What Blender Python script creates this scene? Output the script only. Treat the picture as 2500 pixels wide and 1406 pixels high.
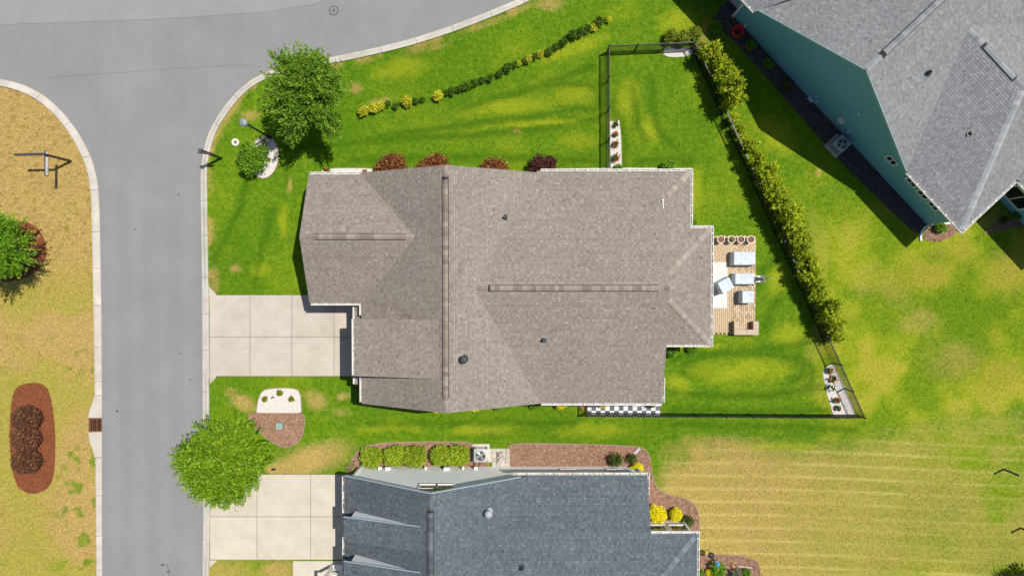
import bpy, math, random
import numpy as np
from mathutils import Vector

random.seed(7); RNG = np.random.default_rng(7)
sc = bpy.context.scene
for o in list(bpy.data.objects): bpy.data.objects.remove(o)
COL = sc.collection

# ---------------------------------------------------------------- camera, sky, sun, exposure
F, H, CX, CY, NY = 1672.0, 44.0, 1250.0, 703.0, 672.0       # focal length in photo pixels, flying height, image centre, nadir row
TILT = -math.atan((CY - NY) / F)
cam = bpy.data.cameras.new('camera'); cam_o = bpy.data.objects.new('camera', cam); COL.objects.link(cam_o)
cam_o.location = (0, 0, H); cam_o.rotation_euler = (TILT, 0, 0)
cam.sensor_width = 36; cam.sensor_fit = 'HORIZONTAL'; cam.lens = 36 * F / 2500; cam.clip_end = 3000
sc.camera = cam_o
SUN_EL, SUN_AZ = math.radians(65.5), math.radians(27)     # azimuth: counter-clockwise from +X
SUN = Vector((math.cos(SUN_EL) * math.cos(SUN_AZ), math.cos(SUN_EL) * math.sin(SUN_AZ), math.sin(SUN_EL)))
w = bpy.data.worlds.new('World'); sc.world = w; w.use_nodes = True
nt = w.node_tree; bg = nt.nodes['Background']
sky = nt.nodes.new('ShaderNodeTexSky'); sky.sky_type = 'NISHITA'; sky.sun_disc = False
sky.sun_elevation = SUN_EL; sky.sun_rotation = math.pi / 2 - SUN_AZ
nt.links.new(sky.outputs[0], bg.inputs[0]); bg.inputs[1].default_value = 0.08
sun = bpy.data.lights.new('sun', 'SUN'); sun.energy = 4.9; sun.angle = math.radians(0.53); sun.color = (1, 0.94, 0.84)
sun_o = bpy.data.objects.new('sun', sun); COL.objects.link(sun_o)
sun_o.rotation_euler = SUN.to_track_quat('Z', 'Y').to_euler(); sun_o.location = SUN * 90
sc.view_settings.view_transform = 'Standard'; sc.view_settings.look = 'None'
sc.view_settings.exposure = 0.0; sc.view_settings.gamma = 1.0; sc.view_settings.use_curve_mapping = False
sc.render.engine = 'CYCLES'; sc.cycles.max_bounces = 6; sc.cycles.transparent_max_bounces = 6

# ---------------------------------------------------------------- survey: photo pixel + height -> metres
ct, st = math.cos(TILT), math.sin(TILT)
def P(u, v, z=0.0):
    x, y, zz = (u - CX) / F, -(v - CY) / F, -1.0
    y, zz = ct * y - st * zz, st * y + ct * zz
    k = (H - z) / -zz
    return (x * k, y * k, z)
def PX(x, y):                                   # numpy: ground metres -> photo pixels
    yy = ct * y + st * (-H); zz = -st * y + ct * (-H)
    return CX + F * x / -zz, CY - F * yy / -zz
def G(pts, z=0.0): return [P(u, v, 0)[:2] for u, v in pts]

# ---------------------------------------------------------------- objects
def wloc(o):
    v = Vector((0, 0, 0))
    while o is not None: v = v + o.location; o = o.parent
    return v
def thing(name, loc, label, cat, group=None, kind=None):
    o = bpy.data.objects.new(name, None); COL.objects.link(o); o.location = loc; o.empty_display_size = 0.2
    tag(o, label, cat, group, kind); return o
def tag(o, label=None, cat=None, group=None, kind=None):
    if label: o['label'] = label
    if cat: o['category'] = cat
    if group: o['group'] = group
    if kind: o['kind'] = kind
    return o
def mesh_obj(name, me, parent=None, loc=(0, 0, 0), rotz=0.0, rot=None):
    o = bpy.data.objects.new(name, me); COL.objects.link(o)
    o.location = loc
    if rot is not None: o.rotation_euler = rot
    elif rotz: o.rotation_euler = (0, 0, rotz)
    if parent is not None: o.parent = parent
    return o
class MB:
    def __init__(s): s.v = []; s.f = []; s.t = []; s.tone = 0.5
    def add(s, vs, fs):
        n = len(s.v); s.v += [tuple(a) for a in vs]; s.f += [tuple(i + n for i in f) for f in fs]; s.t += [s.tone] * len(fs); return s
    def prism(s, pts, z0, z1):
        n = len(pts)
        a = sum(pts[i][0] * pts[(i + 1) % n][1] - pts[(i + 1) % n][0] * pts[i][1] for i in range(n))
        if a < 0: pts = pts[::-1]
        f0 = (lambda p: z0(p)) if callable(z0) else (lambda p: z0)
        f1 = (lambda p: z1(p)) if callable(z1) else (lambda p: z1)
        vs = [(p[0], p[1], f0(p)) for p in pts] + [(p[0], p[1], f1(p)) for p in pts]
        fs = [tuple(range(n))[::-1], tuple(range(n, 2 * n))] + [(i, (i + 1) % n, n + (i + 1) % n, n + i) for i in range(n)]
        return s.add(vs, fs)
    def box(s, c, size, rz=0.0, taper=1.0, rx=0.0, ry=0.0):
        hx, hy, hz = size[0] / 2, size[1] / 2, size[2] / 2
        vs = []
        for z, k in ((-hz, 1.0), (hz, taper)):
            for x, y in ((-hx, -hy), (hx, -hy), (hx, hy), (-hx, hy)):
                X, Y, Z = x * k, y * k, z
                if rx: Y, Z = Y * math.cos(rx) - Z * math.sin(rx), Y * math.sin(rx) + Z * math.cos(rx)
                if ry: X, Z = X * math.cos(ry) + Z * math.sin(ry), -X * math.sin(ry) + Z * math.cos(ry)
                vs.append((c[0] + X * math.cos(rz) - Y * math.sin(rz), c[1] + X * math.sin(rz) + Y * math.cos(rz), c[2] + Z))
        return s.add(vs, [(3, 2, 1, 0), (4, 5, 6, 7), (0, 1, 5, 4), (1, 2, 6, 5), (2, 3, 7, 6), (3, 0, 4, 7)])
    def beam(s, a, b, wd, ht):
        a, b = Vector(a), Vector(b); d = (b - a).normalized()
        up = Vector((0, 0, 1)) if abs(d.z) < .95 else Vector((0, 1, 0))
        sd = d.cross(up).normalized(); u2 = sd.cross(d).normalized()
        vs = [p + sd * (i * wd / 2) + u2 * (j * ht / 2) for p in (a, b) for i, j in ((-1, -1), (1, -1), (1, 1), (-1, 1))]
        return s.add(vs, [(3, 2, 1, 0), (4, 5, 6, 7), (0, 1, 5, 4), (1, 2, 6, 5), (2, 3, 7, 6), (3, 0, 4, 7)])
    def tube(s, a, b, r0, r1=None, n=8, caps=True):
        r1 = r0 if r1 is None else r1
        a, b = Vector(a), Vector(b); d = (b - a).normalized()
        q = d.orthogonal().normalized(); r = d.cross(q)
        vs = [p + (q * math.cos(2 * math.pi * i / n) + r * math.sin(2 * math.pi * i / n)) * rr for p, rr in ((a, r0), (b, r1)) for i in range(n)]
        fs = [(i, (i + 1) % n, n + (i + 1) % n, n + i) for i in range(n)]
        if caps: fs += [tuple(range(n))[::-1], tuple(range(n, 2 * n))]
        return s.add(vs, fs)
    def path(s, pts, r, n=6):
        for a, b in zip(pts[:-1], pts[1:]): s.tube(a, b, r, r, n)
        return s
    def lathe(s, c, prof, n=16, sx=1.0, sy=1.0, rz=0.0):
        vs = []
        for r, z in prof:
            for i in range(n):
                x, y = r * math.cos(2 * math.pi * i / n) * sx, r * math.sin(2 * math.pi * i / n) * sy
                vs.append((c[0] + x * math.cos(rz) - y * math.sin(rz), c[1] + x * math.sin(rz) + y * math.cos(rz), c[2] + z))
        m = len(prof)
        fs = [(j * n + i, j * n + (i + 1) % n, (j + 1) * n + (i + 1) % n, (j + 1) * n + i) for j in range(m - 1) for i in range(n)]
        fs += [tuple(range(n))[::-1], tuple(range((m - 1) * n, m * n))]
        return s.add(vs, fs)
    def torus(s, c, R, r, n=24, m=8, arc=2 * math.pi, tilt=(0, 0), wob=0.0, ph=0.0):
        vs = []
        for i in range(n):
            a = ph + arc * i / n; RR = R * (1 + wob * math.sin(3 * a + ph))
            for j in range(m):
                b = 2 * math.pi * j / m; k = RR + r * math.cos(b)
                x, y = k * math.cos(a), k * math.sin(a)
                vs.append((c[0] + x, c[1] + y, c[2] + r * math.sin(b) + tilt[0] * x + tilt[1] * y))
        fs = [(i * m + j, ((i + 1) % n) * m + j, ((i + 1) % n) * m + (j + 1) % m, i * m + (j + 1) % m) for i in range(n) for j in range(m)]
        return s.add(vs, fs)
    def build(s, name, mat, parent=None, smooth=False, tone=False):
        off = wloc(parent) if parent is not None else Vector((0, 0, 0))
        me = bpy.data.meshes.new(name)
        me.from_pydata([(a[0] - off.x, a[1] - off.y, a[2] - off.z) for a in s.v], [], s.f)
        if tone:
            at = me.attributes.new('tone', 'FLOAT', 'FACE'); at.data.foreach_set('value', np.array(s.t, dtype=np.float32))
        me.materials.append(mat)
        if smooth: me.polygons.foreach_set('use_smooth', [True] * len(me.polygons))
        me.update()
        return mesh_obj(name, me, parent)
def smooth_auto(o, ang=40):
    me = o.data; me.polygons.foreach_set('use_smooth', [True] * len(me.polygons))
    try: me.set_sharp_from_angle(angle=math.radians(ang))
    except Exception: pass
    return o
def np_mesh(name, verts, faces_n, nper, mat, parent=None, attrs=None):
    """verts (N,3) float, faces as consecutive groups of nper vertices"""
    me = bpy.data.meshes.new(name); N = len(verts); nf = N // nper
    me.vertices.add(N); me.vertices.foreach_set('co', verts.astype(np.float32).ravel())
    me.loops.add(N); me.loops.foreach_set('vertex_index', np.arange(N, dtype=np.int32))
    me.polygons.add(nf); me.polygons.foreach_set('loop_start', np.arange(0, N, nper, dtype=np.int32))
    me.polygons.foreach_set('loop_total', np.full(nf, nper, dtype=np.int32))
    for k, a in (attrs or {}).items():
        at = me.attributes.new(k, 'FLOAT', 'POINT'); at.data.foreach_set('value', a.astype(np.float32))
    me.materials.append(mat); me.update(calc_edges=True)
    return me

# ---------------------------------------------------------------- materials
MATS = {}
class NT:
    def __init__(s, name):
        s.m = bpy.data.materials.new(name); s.m.use_nodes = True; s.t = s.m.node_tree; s.b = s.t.nodes['Principled BSDF']
        s.out = s.t.nodes['Material Output']
        s.pos = s.n('ShaderNodeNewGeometry').outputs['Position']
    def n(s, typ, **kw):
        nd = s.t.nodes.new(typ)
        for k, v in kw.items(): setattr(nd, k, v)
        return nd
    def l(s, a, b): s.t.links.new(a, b)
    def put(s, sock, v):
        if hasattr(v, 'links') or hasattr(v, 'is_output'): s.l(v, sock)
        elif isinstance(v, (tuple, list)): sock.default_value = (*v, 1) if len(v) == 3 and len(sock.default_value) == 4 else v
        else: sock.default_value = v
    def noise(s, scale, detail=3, rough=.55, vec=None, dist=0.0):
        nd = s.n('ShaderNodeTexNoise'); s.l(vec if vec is not None else s.pos, nd.inputs['Vector'])
        nd.inputs['Scale'].default_value = scale; nd.inputs['Detail'].default_value = detail; nd.inputs['Roughness'].default_value = rough
        nd.inputs['Distortion'].default_value = dist
        return nd.outputs['Fac']
    def rng(s, x, a, b, c=0.0, d=1.0):
        nd = s.n('ShaderNodeMapRange'); nd.clamp = True; s.put(nd.inputs[0], x)
        for i, v in zip((1, 2, 3, 4), (a, b, c, d)): s.put(nd.inputs[i], v)
        return nd.outputs[0]
    def mix(s, f, a, b, mode='MIX'):
        nd = s.n('ShaderNodeMix', data_type='RGBA', blend_type=mode); s.put(nd.inputs[0], f); s.put(nd.inputs[6], a); s.put(nd.inputs[7], b)
        return nd.outputs[2]
    def math(s, op, a, b=0.0):
        nd = s.n('ShaderNodeMath', operation=op); s.put(nd.inputs[0], a); s.put(nd.inputs[1], b); return nd.outputs[0]
    def scale(s, c, f):                     # colour times scalar
        nd = s.n('ShaderNodeVectorMath', operation='SCALE'); s.put(nd.inputs[0], c if not isinstance(c, tuple) else c[:3]); s.put(nd.inputs['Scale'], f)
        return nd.outputs[0]
    def attr(s, name): return s.n('ShaderNodeAttribute', attribute_name=name).outputs['Fac']
    def rnd(s): return s.n('ShaderNodeObjectInfo').outputs['Random']
    def bump(s, h, strength=.4, dist=.01):
        nd = s.n('ShaderNodeBump'); nd.inputs['Strength'].default_value = strength; nd.inputs['Distance'].default_value = dist
        s.l(h, nd.inputs['Height']); s.l(nd.outputs[0], s.b.inputs['Normal'])
    def fin(s, col, rough=.7, spec=.3, metal=0.0):
        s.put(s.b.inputs['Base Color'], col); s.put(s.b.inputs['Roughness'], rough)
        s.b.inputs['Specular IOR Level'].default_value = spec; s.b.inputs['Metallic'].default_value = metal
        return s.m
def M(name, col, rough=.6, spec=.3, var=.12, scale=6.0, metal=0.0, bump=.0, bscale=60.0, rnd=0.0):
    """plain painted / moulded material with soft blotches, per-object variation and fine relief"""
    if name in MATS: return MATS[name]
    k = NT(name); n = k.noise(scale, 4)
    f = k.rng(n, .25, .75, 1 - var, 1 + var)
    if rnd: f = k.math('MULTIPLY', f, k.rng(k.rnd(), 0, 1, 1 - rnd, 1 + rnd))
    c = k.scale(col, f)
    if bump: k.bump(k.noise(bscale, 3), bump, .01)
    MATS[name] = k.fin(c, rough, spec, metal); return MATS[name]

def shingle_mat(name, dark, mid, light):
    k = NT(name); t = k.attr('tone')
    c = k.mix(k.rng(t, .0, .55), dark, mid); c = k.mix(k.rng(t, .55, 1.0), c, light)
    c = k.scale(c, k.rng(k.noise(.35, 3), .3, .7, .95, 1.05)); c = k.scale(c, k.rng(k.noise(90, 2), .2, .8, .88, 1.12))
    c = k.scale(c, k.rng(k.noise(2.2, 4, .65), .3, .7, .95, 1.05))
    k.bump(k.noise(140, 2), .5, .006)
    return k.fin(c, .92, .12)
def cap_mat(name, dark, light):
    k = NT(name); c = k.mix(k.rnd(), dark, light); c = k.scale(c, k.rng(k.noise(90, 2), .2, .8, .85, 1.15)); k.bump(k.noise(140, 2), .5, .006)
    return k.fin(c, .92, .12)
def concrete_mat(name, a, b):
    k = NT(name); c = k.mix(k.rng(k.noise(.9, 5, .6), .3, .7), a, b)
    c = k.scale(c, k.rng(k.noise(60, 3, .7), .25, .75, .93, 1.07))
    c = k.scale(c, k.rng(k.noise(.45, 6, .7, dist=1.2), .50, .72, 1.0, .88))            # tyre and leaf stains
    c = k.scale(c, k.rng(k.rnd(), 0, 1, .96, 1.04)); k.bump(k.noise(120, 3), .25, .004)
    return k.fin(c, .85, .2)
def asphalt_mat(name, a, b):
    k = NT(name); c = k.mix(k.rng(k.noise(.35, 5, .6), .3, .7), a, b); c = k.scale(c, k.rng(k.noise(.16, 3, .6, dist=.5), .35, .65, .97, 1.03))
    c = k.scale(c, k.rng(k.noise(30, 4, .85), .2, .8, .85, 1.15))
    v = k.n('ShaderNodeTexVoronoi'); k.l(k.pos, v.inputs['Vector']); v.inputs['Scale'].default_value = 26.0
    c = k.scale(c, k.rng(v.outputs['Distance'], .0, .12, 1.22, 1.0))                    # pale aggregate
    c = k.scale(c, k.rng(k.noise(1.1, 6, .75, dist=.8), .62, .8, 1.0, .88))             # oil and wear
    mp = k.n('ShaderNodeMapping'); k.l(k.pos, mp.inputs[0]); mp.inputs['Scale'].default_value = (1.5, .05, 1)
    c = k.scale(c, k.rng(k.noise(1.0, 3, .5, vec=mp.outputs[0]), .3, .7, .985, 1.015))    # paver and tyre lanes
    sx = k.n('ShaderNodeSeparateXYZ'); k.l(k.pos, sx.inputs[0]); wv = k.math('SINE', k.math('MULTIPLY', sx.outputs[0], 3.85))
    c = k.scale(c, k.math('ADD', 1.0, k.math('MULTIPLY', k.math('MULTIPLY', wv, k.rng(sx.outputs[1], 9, 3)), .028)))    # wheel tracks along the side street
    k.bump(k.noise(160, 3), .5, .006)
    return k.fin(c, .9, .2)
def leaf_mat(name, dark, mid, light, trans=.35, rough=.5):
    k = NT(name); t = k.attr('tone')
    c = k.mix(k.rng(t, 0, .55), dark, mid); c = k.mix(k.rng(t, .55, 1), c, light)
    c = k.scale(c, k.rng(k.rnd(), 0, 1, .88, 1.12))
    k.fin(c, rough, .25)
    tr = k.n('ShaderNodeBsdfTranslucent'); k.l(k.scale(c, 1.1), tr.inputs[0])
    mx = k.n('ShaderNodeMixShader'); mx.inputs[0].default_value = trans
    k.l(k.b.outputs[0], mx.inputs[1]); k.l(tr.outputs[0], mx.inputs[2]); k.l(mx.outputs[0], k.out.inputs[0])
    return k.m
def mulch_mat(name, a, b, sc_=30):
    k = NT(name); c = k.mix(k.rng(k.noise(sc_, 5, .75), .3, .7), a, b); c = k.scale(c, k.rng(k.noise(.8, 3), .3, .7, .86, 1.14))
    k.bump(k.noise(sc_ * 1.4, 4, .7), .9, .03)
    return k.fin(c, .95, .1)
def chip_mat(name, a, b):
    k = NT(name); c = k.mix(k.attr('tone'), a, b); return k.fin(c, .9, .15)
# ================================================================ THE SETTING
# ---------------------------------------------------------------- lawn: colour zones of the turf (dry, yellow, mown-dark), all in the plan of the plot
def vnoise(x, y, s, seed):
    r = np.random.default_rng(seed).random((256, 256)); x = x / s + 1000; y = y / s + 1000
    i = np.floor(x).astype(int); j = np.floor(y).astype(int); fx = x - i; fy = y - j
    fx = fx * fx * (3 - 2 * fx); fy = fy * fy * (3 - 2 * fy); g = lambda a, b: r[a % 256, b % 256]
    return (g(i, j) * (1 - fx) + g(i + 1, j) * fx) * (1 - fy) + (g(i, j + 1) * (1 - fx) + g(i + 1, j + 1) * fx) * fy
def fbm(x, y, s, seed, o=3): return sum(vnoise(x, y, s / 2 ** k, seed + k) / 2 ** k for k in range(o)) / sum(1 / 2 ** k for k in range(o))
def sstep(x, a, b): t = np.clip((x - a) / (b - a), 0, 1); return t * t * (3 - 2 * t)
def blob(u, v, cu, cv, ru, rv, ang=0.0, soft=.45):
    c, s = math.cos(math.radians(ang)), math.sin(math.radians(ang)); du, dv = u - cu, v - cv
    d = np.sqrt(((du * c + dv * s) / ru) ** 2 + ((-du * s + dv * c) / rv) ** 2); return 1 - sstep(d, 1 - soft, 1 + soft)
def pdist(u, v, pts):
    best = np.full(u.shape, 1e9)
    for (a, b), (c, d) in zip(pts[:-1], pts[1:]):
        L = (c - a) ** 2 + (d - b) ** 2; t = np.clip(((u - a) * (c - a) + (v - b) * (d - b)) / L, 0, 1)
        best = np.minimum(best, np.hypot(u - a - t * (c - a), v - b - t * (d - b)))
    return best
def loop(cu, cv, ru, rv, a0=0, a1=360, ang=0.0, n=28):
    c, s = math.cos(math.radians(ang)), math.sin(math.radians(ang)); out = []
    for i in range(n + 1):
        t = math.radians(a0 + (a1 - a0) * i / n); x, y = ru * math.cos(t), rv * math.sin(t); out.append((cu + x * c - y * s, cv + x * s + y * c))
    return out
KERB_L = [(-1200, 110), (-400, 150), (-150, 170), (0, 193), (38, 200), (75, 214), (110, 234), (140, 260), (165, 287), (187, 317), (205, 347), (220, 377), (231, 407), (238, 440), (242, 480), (244, 540), (246, 640), (248, 760), (249, 965)]
KERB_L2 = [(249, 1116), (249, 1250), (250, 1406), (250, 2500)]
KERB_R = [(495, 2500), (495, 1406), (497, 1240), (496, 1060), (495, 900), (494, 700), (492, 560), (490, 430), (491, 405), (495, 378), (501, 350), (510, 323), (522, 299), (538, 274), (557, 248), (580, 222), (605, 200), (632, 184), (665, 170), (700, 159), (740, 151), (790, 144), (850, 132), (905, 120), (960, 107), (1010, 94), (1060, 78), (1110, 61), (1160, 42), (1210, 22), (1270, -3), (1330, -34), (1400, -75), (1600, -210), (1900, -430)]
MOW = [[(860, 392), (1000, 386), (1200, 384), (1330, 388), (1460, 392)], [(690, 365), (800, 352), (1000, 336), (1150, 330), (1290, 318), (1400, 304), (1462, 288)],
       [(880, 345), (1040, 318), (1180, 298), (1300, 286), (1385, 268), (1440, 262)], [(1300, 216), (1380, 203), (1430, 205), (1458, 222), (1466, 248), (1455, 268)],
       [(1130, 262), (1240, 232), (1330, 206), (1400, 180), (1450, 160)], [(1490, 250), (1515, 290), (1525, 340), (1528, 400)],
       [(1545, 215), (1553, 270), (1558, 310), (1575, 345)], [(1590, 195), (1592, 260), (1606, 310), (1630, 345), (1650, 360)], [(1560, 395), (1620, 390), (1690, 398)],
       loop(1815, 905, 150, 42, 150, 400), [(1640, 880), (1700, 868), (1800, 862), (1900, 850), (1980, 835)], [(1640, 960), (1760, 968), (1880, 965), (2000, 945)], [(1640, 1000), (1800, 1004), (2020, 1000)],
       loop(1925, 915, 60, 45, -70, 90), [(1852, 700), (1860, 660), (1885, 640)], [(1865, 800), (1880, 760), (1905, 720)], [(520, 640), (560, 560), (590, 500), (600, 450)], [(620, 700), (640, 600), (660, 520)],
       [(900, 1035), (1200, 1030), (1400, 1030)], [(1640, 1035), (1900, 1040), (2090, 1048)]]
YEL = [(1410, 236, 58, 22, -8), (1250, 262, 130, 22, -6), (1300, 305, 140, 10, -4), (1420, 345, 45, 26, 0), (1535, 250, 26, 60, 0), (1580, 320, 30, 36, 20), (1815, 905, 120, 30, -4), (1650, 940, 34, 24, 0), (1700, 850, 70, 12, 0),
       (1900, 690, 26, 40, 20), (1930, 820, 40, 30, 0), (640, 660, 34, 16, 0), (690, 540, 14, 40, 0), (1400, 120, 90, 20, -20), (1660, 60, 60, 40, 0), (1900, 330, 60, 40, 45), (980, 170, 70, 24, -12),
       (950, 1040, 70, 14, 0), (1180, 1050, 80, 16, 0), (1450, 1055, 90, 16, 0), (1900, 1095, 120, 16, 0), (1700, 470, 20, 60, 0)]
DRY = [(560, 250, 34, 14, -45, .7), (520, 330, 12, 34, 10, .8), (505, 420, 6, 90, 0, .6), (612, 278, 22, 12, 0, .6), (518, 690, 10, 40, 0, .7), (1335, 12, 36, 12, 0, .7), (1040, 118, 60, 8, -15, .5), (1180, 60, 60, 9, -20, .6), (1268, 30, 40, 9, -25, .6),
       (1270, 326, 8, 5, 0, .8), (700, 450, 6, 20, 10, .7), (570, 655, 14, 8, 0, .8), (870, 225, 14, 12, 0, .7), (935, 245, 30, 6, -10, .6), (590, 985, 34, 16, 30, .85), (560, 960, 14, 12, 0, .5), (640, 1000, 26, 10, 0, .6),
       (770, 975, 26, 18, 20, .8), (835, 972, 14, 8, 0, .8), (830, 1005, 22, 8, 0, .5), (760, 1120, 90, 34, -14, .95), (700, 1140, 60, 30, 0, .95), (810, 1088, 40, 20, -20, .7), (560, 1395, 60, 40, 0, .75), (680, 1390, 40, 30, 0, .8),
       (1770, 1100, 120, 30, 0, .8), (1720, 70, 10, 26, 20, .6), (1716, 105, 12, 16, 0, .6), (2010, 790, 26, 40, 20, .4), (2000, 640, 30, 60, 20, .35), (2120, 680, 50, 40, 0, .4), (2190, 700, 40, 50, 0, .45), (2330, 620, 60, 40, 0, .3), (2460, 660, 60, 50, 0, .5),
       (2240, 790, 50, 30, 0, .45), (2330, 880, 70, 50, 0, .5), (2440, 540, 60, 20, 0, .6), (2006, 420, 7, 9, 0, .8), (1200, 1060, 30, 10, 0, .3)]
def turf(x, y):
    u, v = PX(x, y); n1 = fbm(x, y, 2.4, 11, 4); n2 = fbm(x, y, .8, 31, 3); n3 = fbm(x, y, 6.0, 51, 3); n4 = fbm(x, y, .35, 71, 2)
    wu = u + 26 * (n1 - .5) + 14 * (n2 - .5); wv = v + 26 * (fbm(x, y, 2.4, 91, 3) - .5) + 14 * (fbm(x, y, .8, 95, 2) - .5)
    dry = np.zeros_like(u); yel = .15 + .22 * sstep(n1, .44, .74) + .30 * (n2 - .5); dark = .35 * sstep(n3, .5, .3); lite = np.zeros_like(u)
    mu = u + 9 * (n1 - .5) + 8 * (n2 - .5); mv = v + 9 * (n3 - .5) + 8 * (n4 - .5)
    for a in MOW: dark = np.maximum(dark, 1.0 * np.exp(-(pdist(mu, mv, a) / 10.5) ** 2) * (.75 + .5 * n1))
    for a in YEL: yel = np.maximum(yel, .85 * blob(wu, wv, *a, soft=.7) * (.6 + .8 * n2))
    for a in DRY: dry = np.maximum(dry, a[5] * blob(wu, wv, *a[:5], soft=.75) * (.55 + .8 * n2))
    # dormant field to the lower right, with pale mower tracks
    bd = np.interp(wu, [1560, 1620, 1700, 1800, 1950, 2100, 2180, 2260, 2350, 2500], [1180, 1110, 1078, 1066, 1080, 1062, 1045, 1020, 1005, 990])
    fld = sstep(wv - bd, -22, 70) * sstep(wu, 1580, 1640); grn = .36 * sstep(fbm(x, y, 3.5, 121, 4), .50, .75) * sstep(u, 1900, 2350)
    dry = np.maximum(dry, fld * (.80 - grn - .30 * sstep(u, 1750, 2350) + .22 * (n2 - .5))); yel = np.where(fld > .5, .18 + .5 * n1 * sstep(u, 1750, 2300), yel)
    tr = (v - .03 * (u - 1900) + 3 * np.sin(u / 140)) / 31.5; trk = np.exp(-((tr - np.round(tr)) / .10) ** 2); tr2 = (v - .03 * (u - 1900)) / 63.0
    lite = np.maximum(lite, fld * (trk * .7 * (.35 + .65 * sstep(fbm(x, y, 4.0, 131, 2), .35, .6)) + .06 * np.sin(tr2 * 2 * math.pi)))
    # sunburnt strip between the hedge and the field
    mid = sstep(u, 1900, 2060) * sstep(v, 380, 620) * (1 - fld); yel = np.maximum(yel, mid * (.35 + .6 * sstep(n1, .35, .65))); dry = np.maximum(dry, mid * .55 * sstep(n1, .48, .72))
    dark = dark * (1 - fld * .8)
    # dead grass across the street
    left = 1 - sstep(u, 238, 262); up = sstep(v, 560, 760)
    g = sstep(fbm(x, y, .5, 151, 2), .60, .72) * sstep(fbm(x, y, 2.5, 155, 2), .35, .6) * (.25 + .75 * sstep(u, 110, 190)) * (.35 + .65 * sstep(v, 640, 780)); gz = .5 * up * sstep(fbm(x, y, 4, 161, 4), .36, .62)
    dry = np.where(left > .5, np.clip(.97 - g * .72 - gz * .50 + .1 * (n4 - .5), 0, 1), dry); yel = np.where(left > .5, np.maximum(gz, g * .3), yel); dark = np.where(left > .5, .75 * sstep(fbm(x, y, .17, 171, 2), .60, .74) * (1 - .75 * up), dark)
    # burnt fringe along the kerbs
    kd = pdist(u, v, KERB_R); fr = np.exp(-((kd - 18) / 13) ** 2) * sstep(n2, .36, .6); dry = np.maximum(dry, .75 * fr * (v < 760))
    return dry, yel, np.clip(dark, 0, 1), np.clip(lite, 0, 1)
def turf_mat(name):
    k = NT(name); dry, yel, dark, lite, tone = (k.attr(a) for a in ('dry', 'yel', 'dark', 'lite', 'tone'))
    nf = k.noise(16, 4, .75); nm = k.noise(3.2, 4, .7)
    g = k.mix(k.rng(nm, .3, .7), (.078, .195, .005), (.138, .280, .009))
    y2 = k.math('ADD', k.math('ADD', yel, k.rng(nf, .25, .75, -.30, .30)), k.rng(nm, .25, .75, -.18, .18))
    g = k.mix(k.rng(y2, .1, .95), g, (.320, .385, .016))
    g = k.mix(k.math('MULTIPLY', k.rng(dark, .0, 1.0, 0, .62), k.rng(nf, .25, .75, .65, 1.3)), g, (.042, .140, .003))
    t = k.mix(k.rng(k.noise(7, 4, .7), .3, .7), (.405, .270, .076), (.600, .435, .165)); t = k.mix(k.rng(yel, .1, .9), t, (.46, .40, .06))
    t = k.mix(k.rng(dark, 0, 1, 0, .6), t, (.20, .12, .03))
    d2 = k.math('ADD', k.math('ADD', dry, k.rng(nf, .25, .75, -.24, .24)), k.rng(nm, .25, .75, -.14, .14))
    c = k.mix(k.rng(d2, .08, .92), g, t); c = k.mix(k.rng(lite, 0, 1, 0, .8), c, (.66, .55, .19))
    c = k.scale(c, k.rng(nf, .28, .72, .62, 1.40)); c = k.scale(c, k.rng(k.noise(5.5, 3, .7), .3, .7, .86, 1.14)); c = k.scale(c, k.rng(tone, 0, 1, .58, 1.42))
    k.bump(k.noise(45, 3, .7), .8, .03)
    k.fin(c, .85, .1); tr = k.n('ShaderNodeBsdfTranslucent'); k.l(c, tr.inputs[0])
    mx = k.n('ShaderNodeMixShader'); mx.inputs[0].default_value = .12; k.l(k.b.outputs[0], mx.inputs[1]); k.l(tr.outputs[0], mx.inputs[2]); k.l(mx.outputs[0], k.out.inputs[0])
    return k.m
TURF = turf_mat('turf')
def grid_axis(lo, hi, step, far):
    a = list(np.arange(lo, hi + 1e-6, step)); s = step; x = hi
    while x < far: s *= 1.7; x += s; a.append(x)
    s = step; x = lo
    while x > -far: s *= 1.7; x -= s; a.insert(0, x)
    return np.array(a)
gx, gy = grid_axis(-36, 36, .2, 900), grid_axis(-21, 22, .1, 900)
X, Y = np.meshgrid(gx, gy); nx, ny = len(gx), len(gy)
me = bpy.data.meshes.new('lawn'); me.vertices.add(nx * ny)
me.vertices.foreach_set('co', np.stack([X.ravel(), Y.ravel(), np.zeros(nx * ny)], 1).astype(np.float32).ravel())
ii = (np.arange(ny - 1)[:, None] * nx + np.arange(nx - 1)[None, :]).ravel(); q = np.stack([ii, ii + 1, ii + nx + 1, ii + nx], 1).astype(np.int32).ravel()
me.loops.add(len(q)); me.loops.foreach_set('vertex_index', q); me.polygons.add(len(ii)); me.polygons.foreach_set('loop_start', np.arange(0, len(q), 4, dtype=np.int32)); me.polygons.foreach_set('loop_total', np.full(len(ii), 4, dtype=np.int32))
for nm, a in zip(('dry', 'yel', 'dark', 'lite'), turf(X.ravel(), Y.ravel())):
    at = me.attributes.new(nm, 'FLOAT', 'POINT'); at.data.foreach_set('value', a.astype(np.float32))
at = me.attributes.new('tone', 'FLOAT', 'POINT'); at.data.foreach_set('value', np.full(nx * ny, .42, dtype=np.float32))
me.materials.append(TURF); me.update(calc_edges=True)
tag(mesh_obj('lawn', me), 'green and sunburnt grass lawn around the houses', 'lawn', kind='structure')

NOGRASS = []            # plan outlines kept free of grass blades
def inside(x, y, poly):
    r = np.zeros(x.shape, bool); n = len(poly)
    for i in range(n):
        (a, b), (c, d) = poly[i], poly[(i + 1) % n]
        if b == d: continue
        r ^= ((b > y) != (d > y)) & (x < (c - a) * (y - b) / (d - b) + a)
    return r

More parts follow.
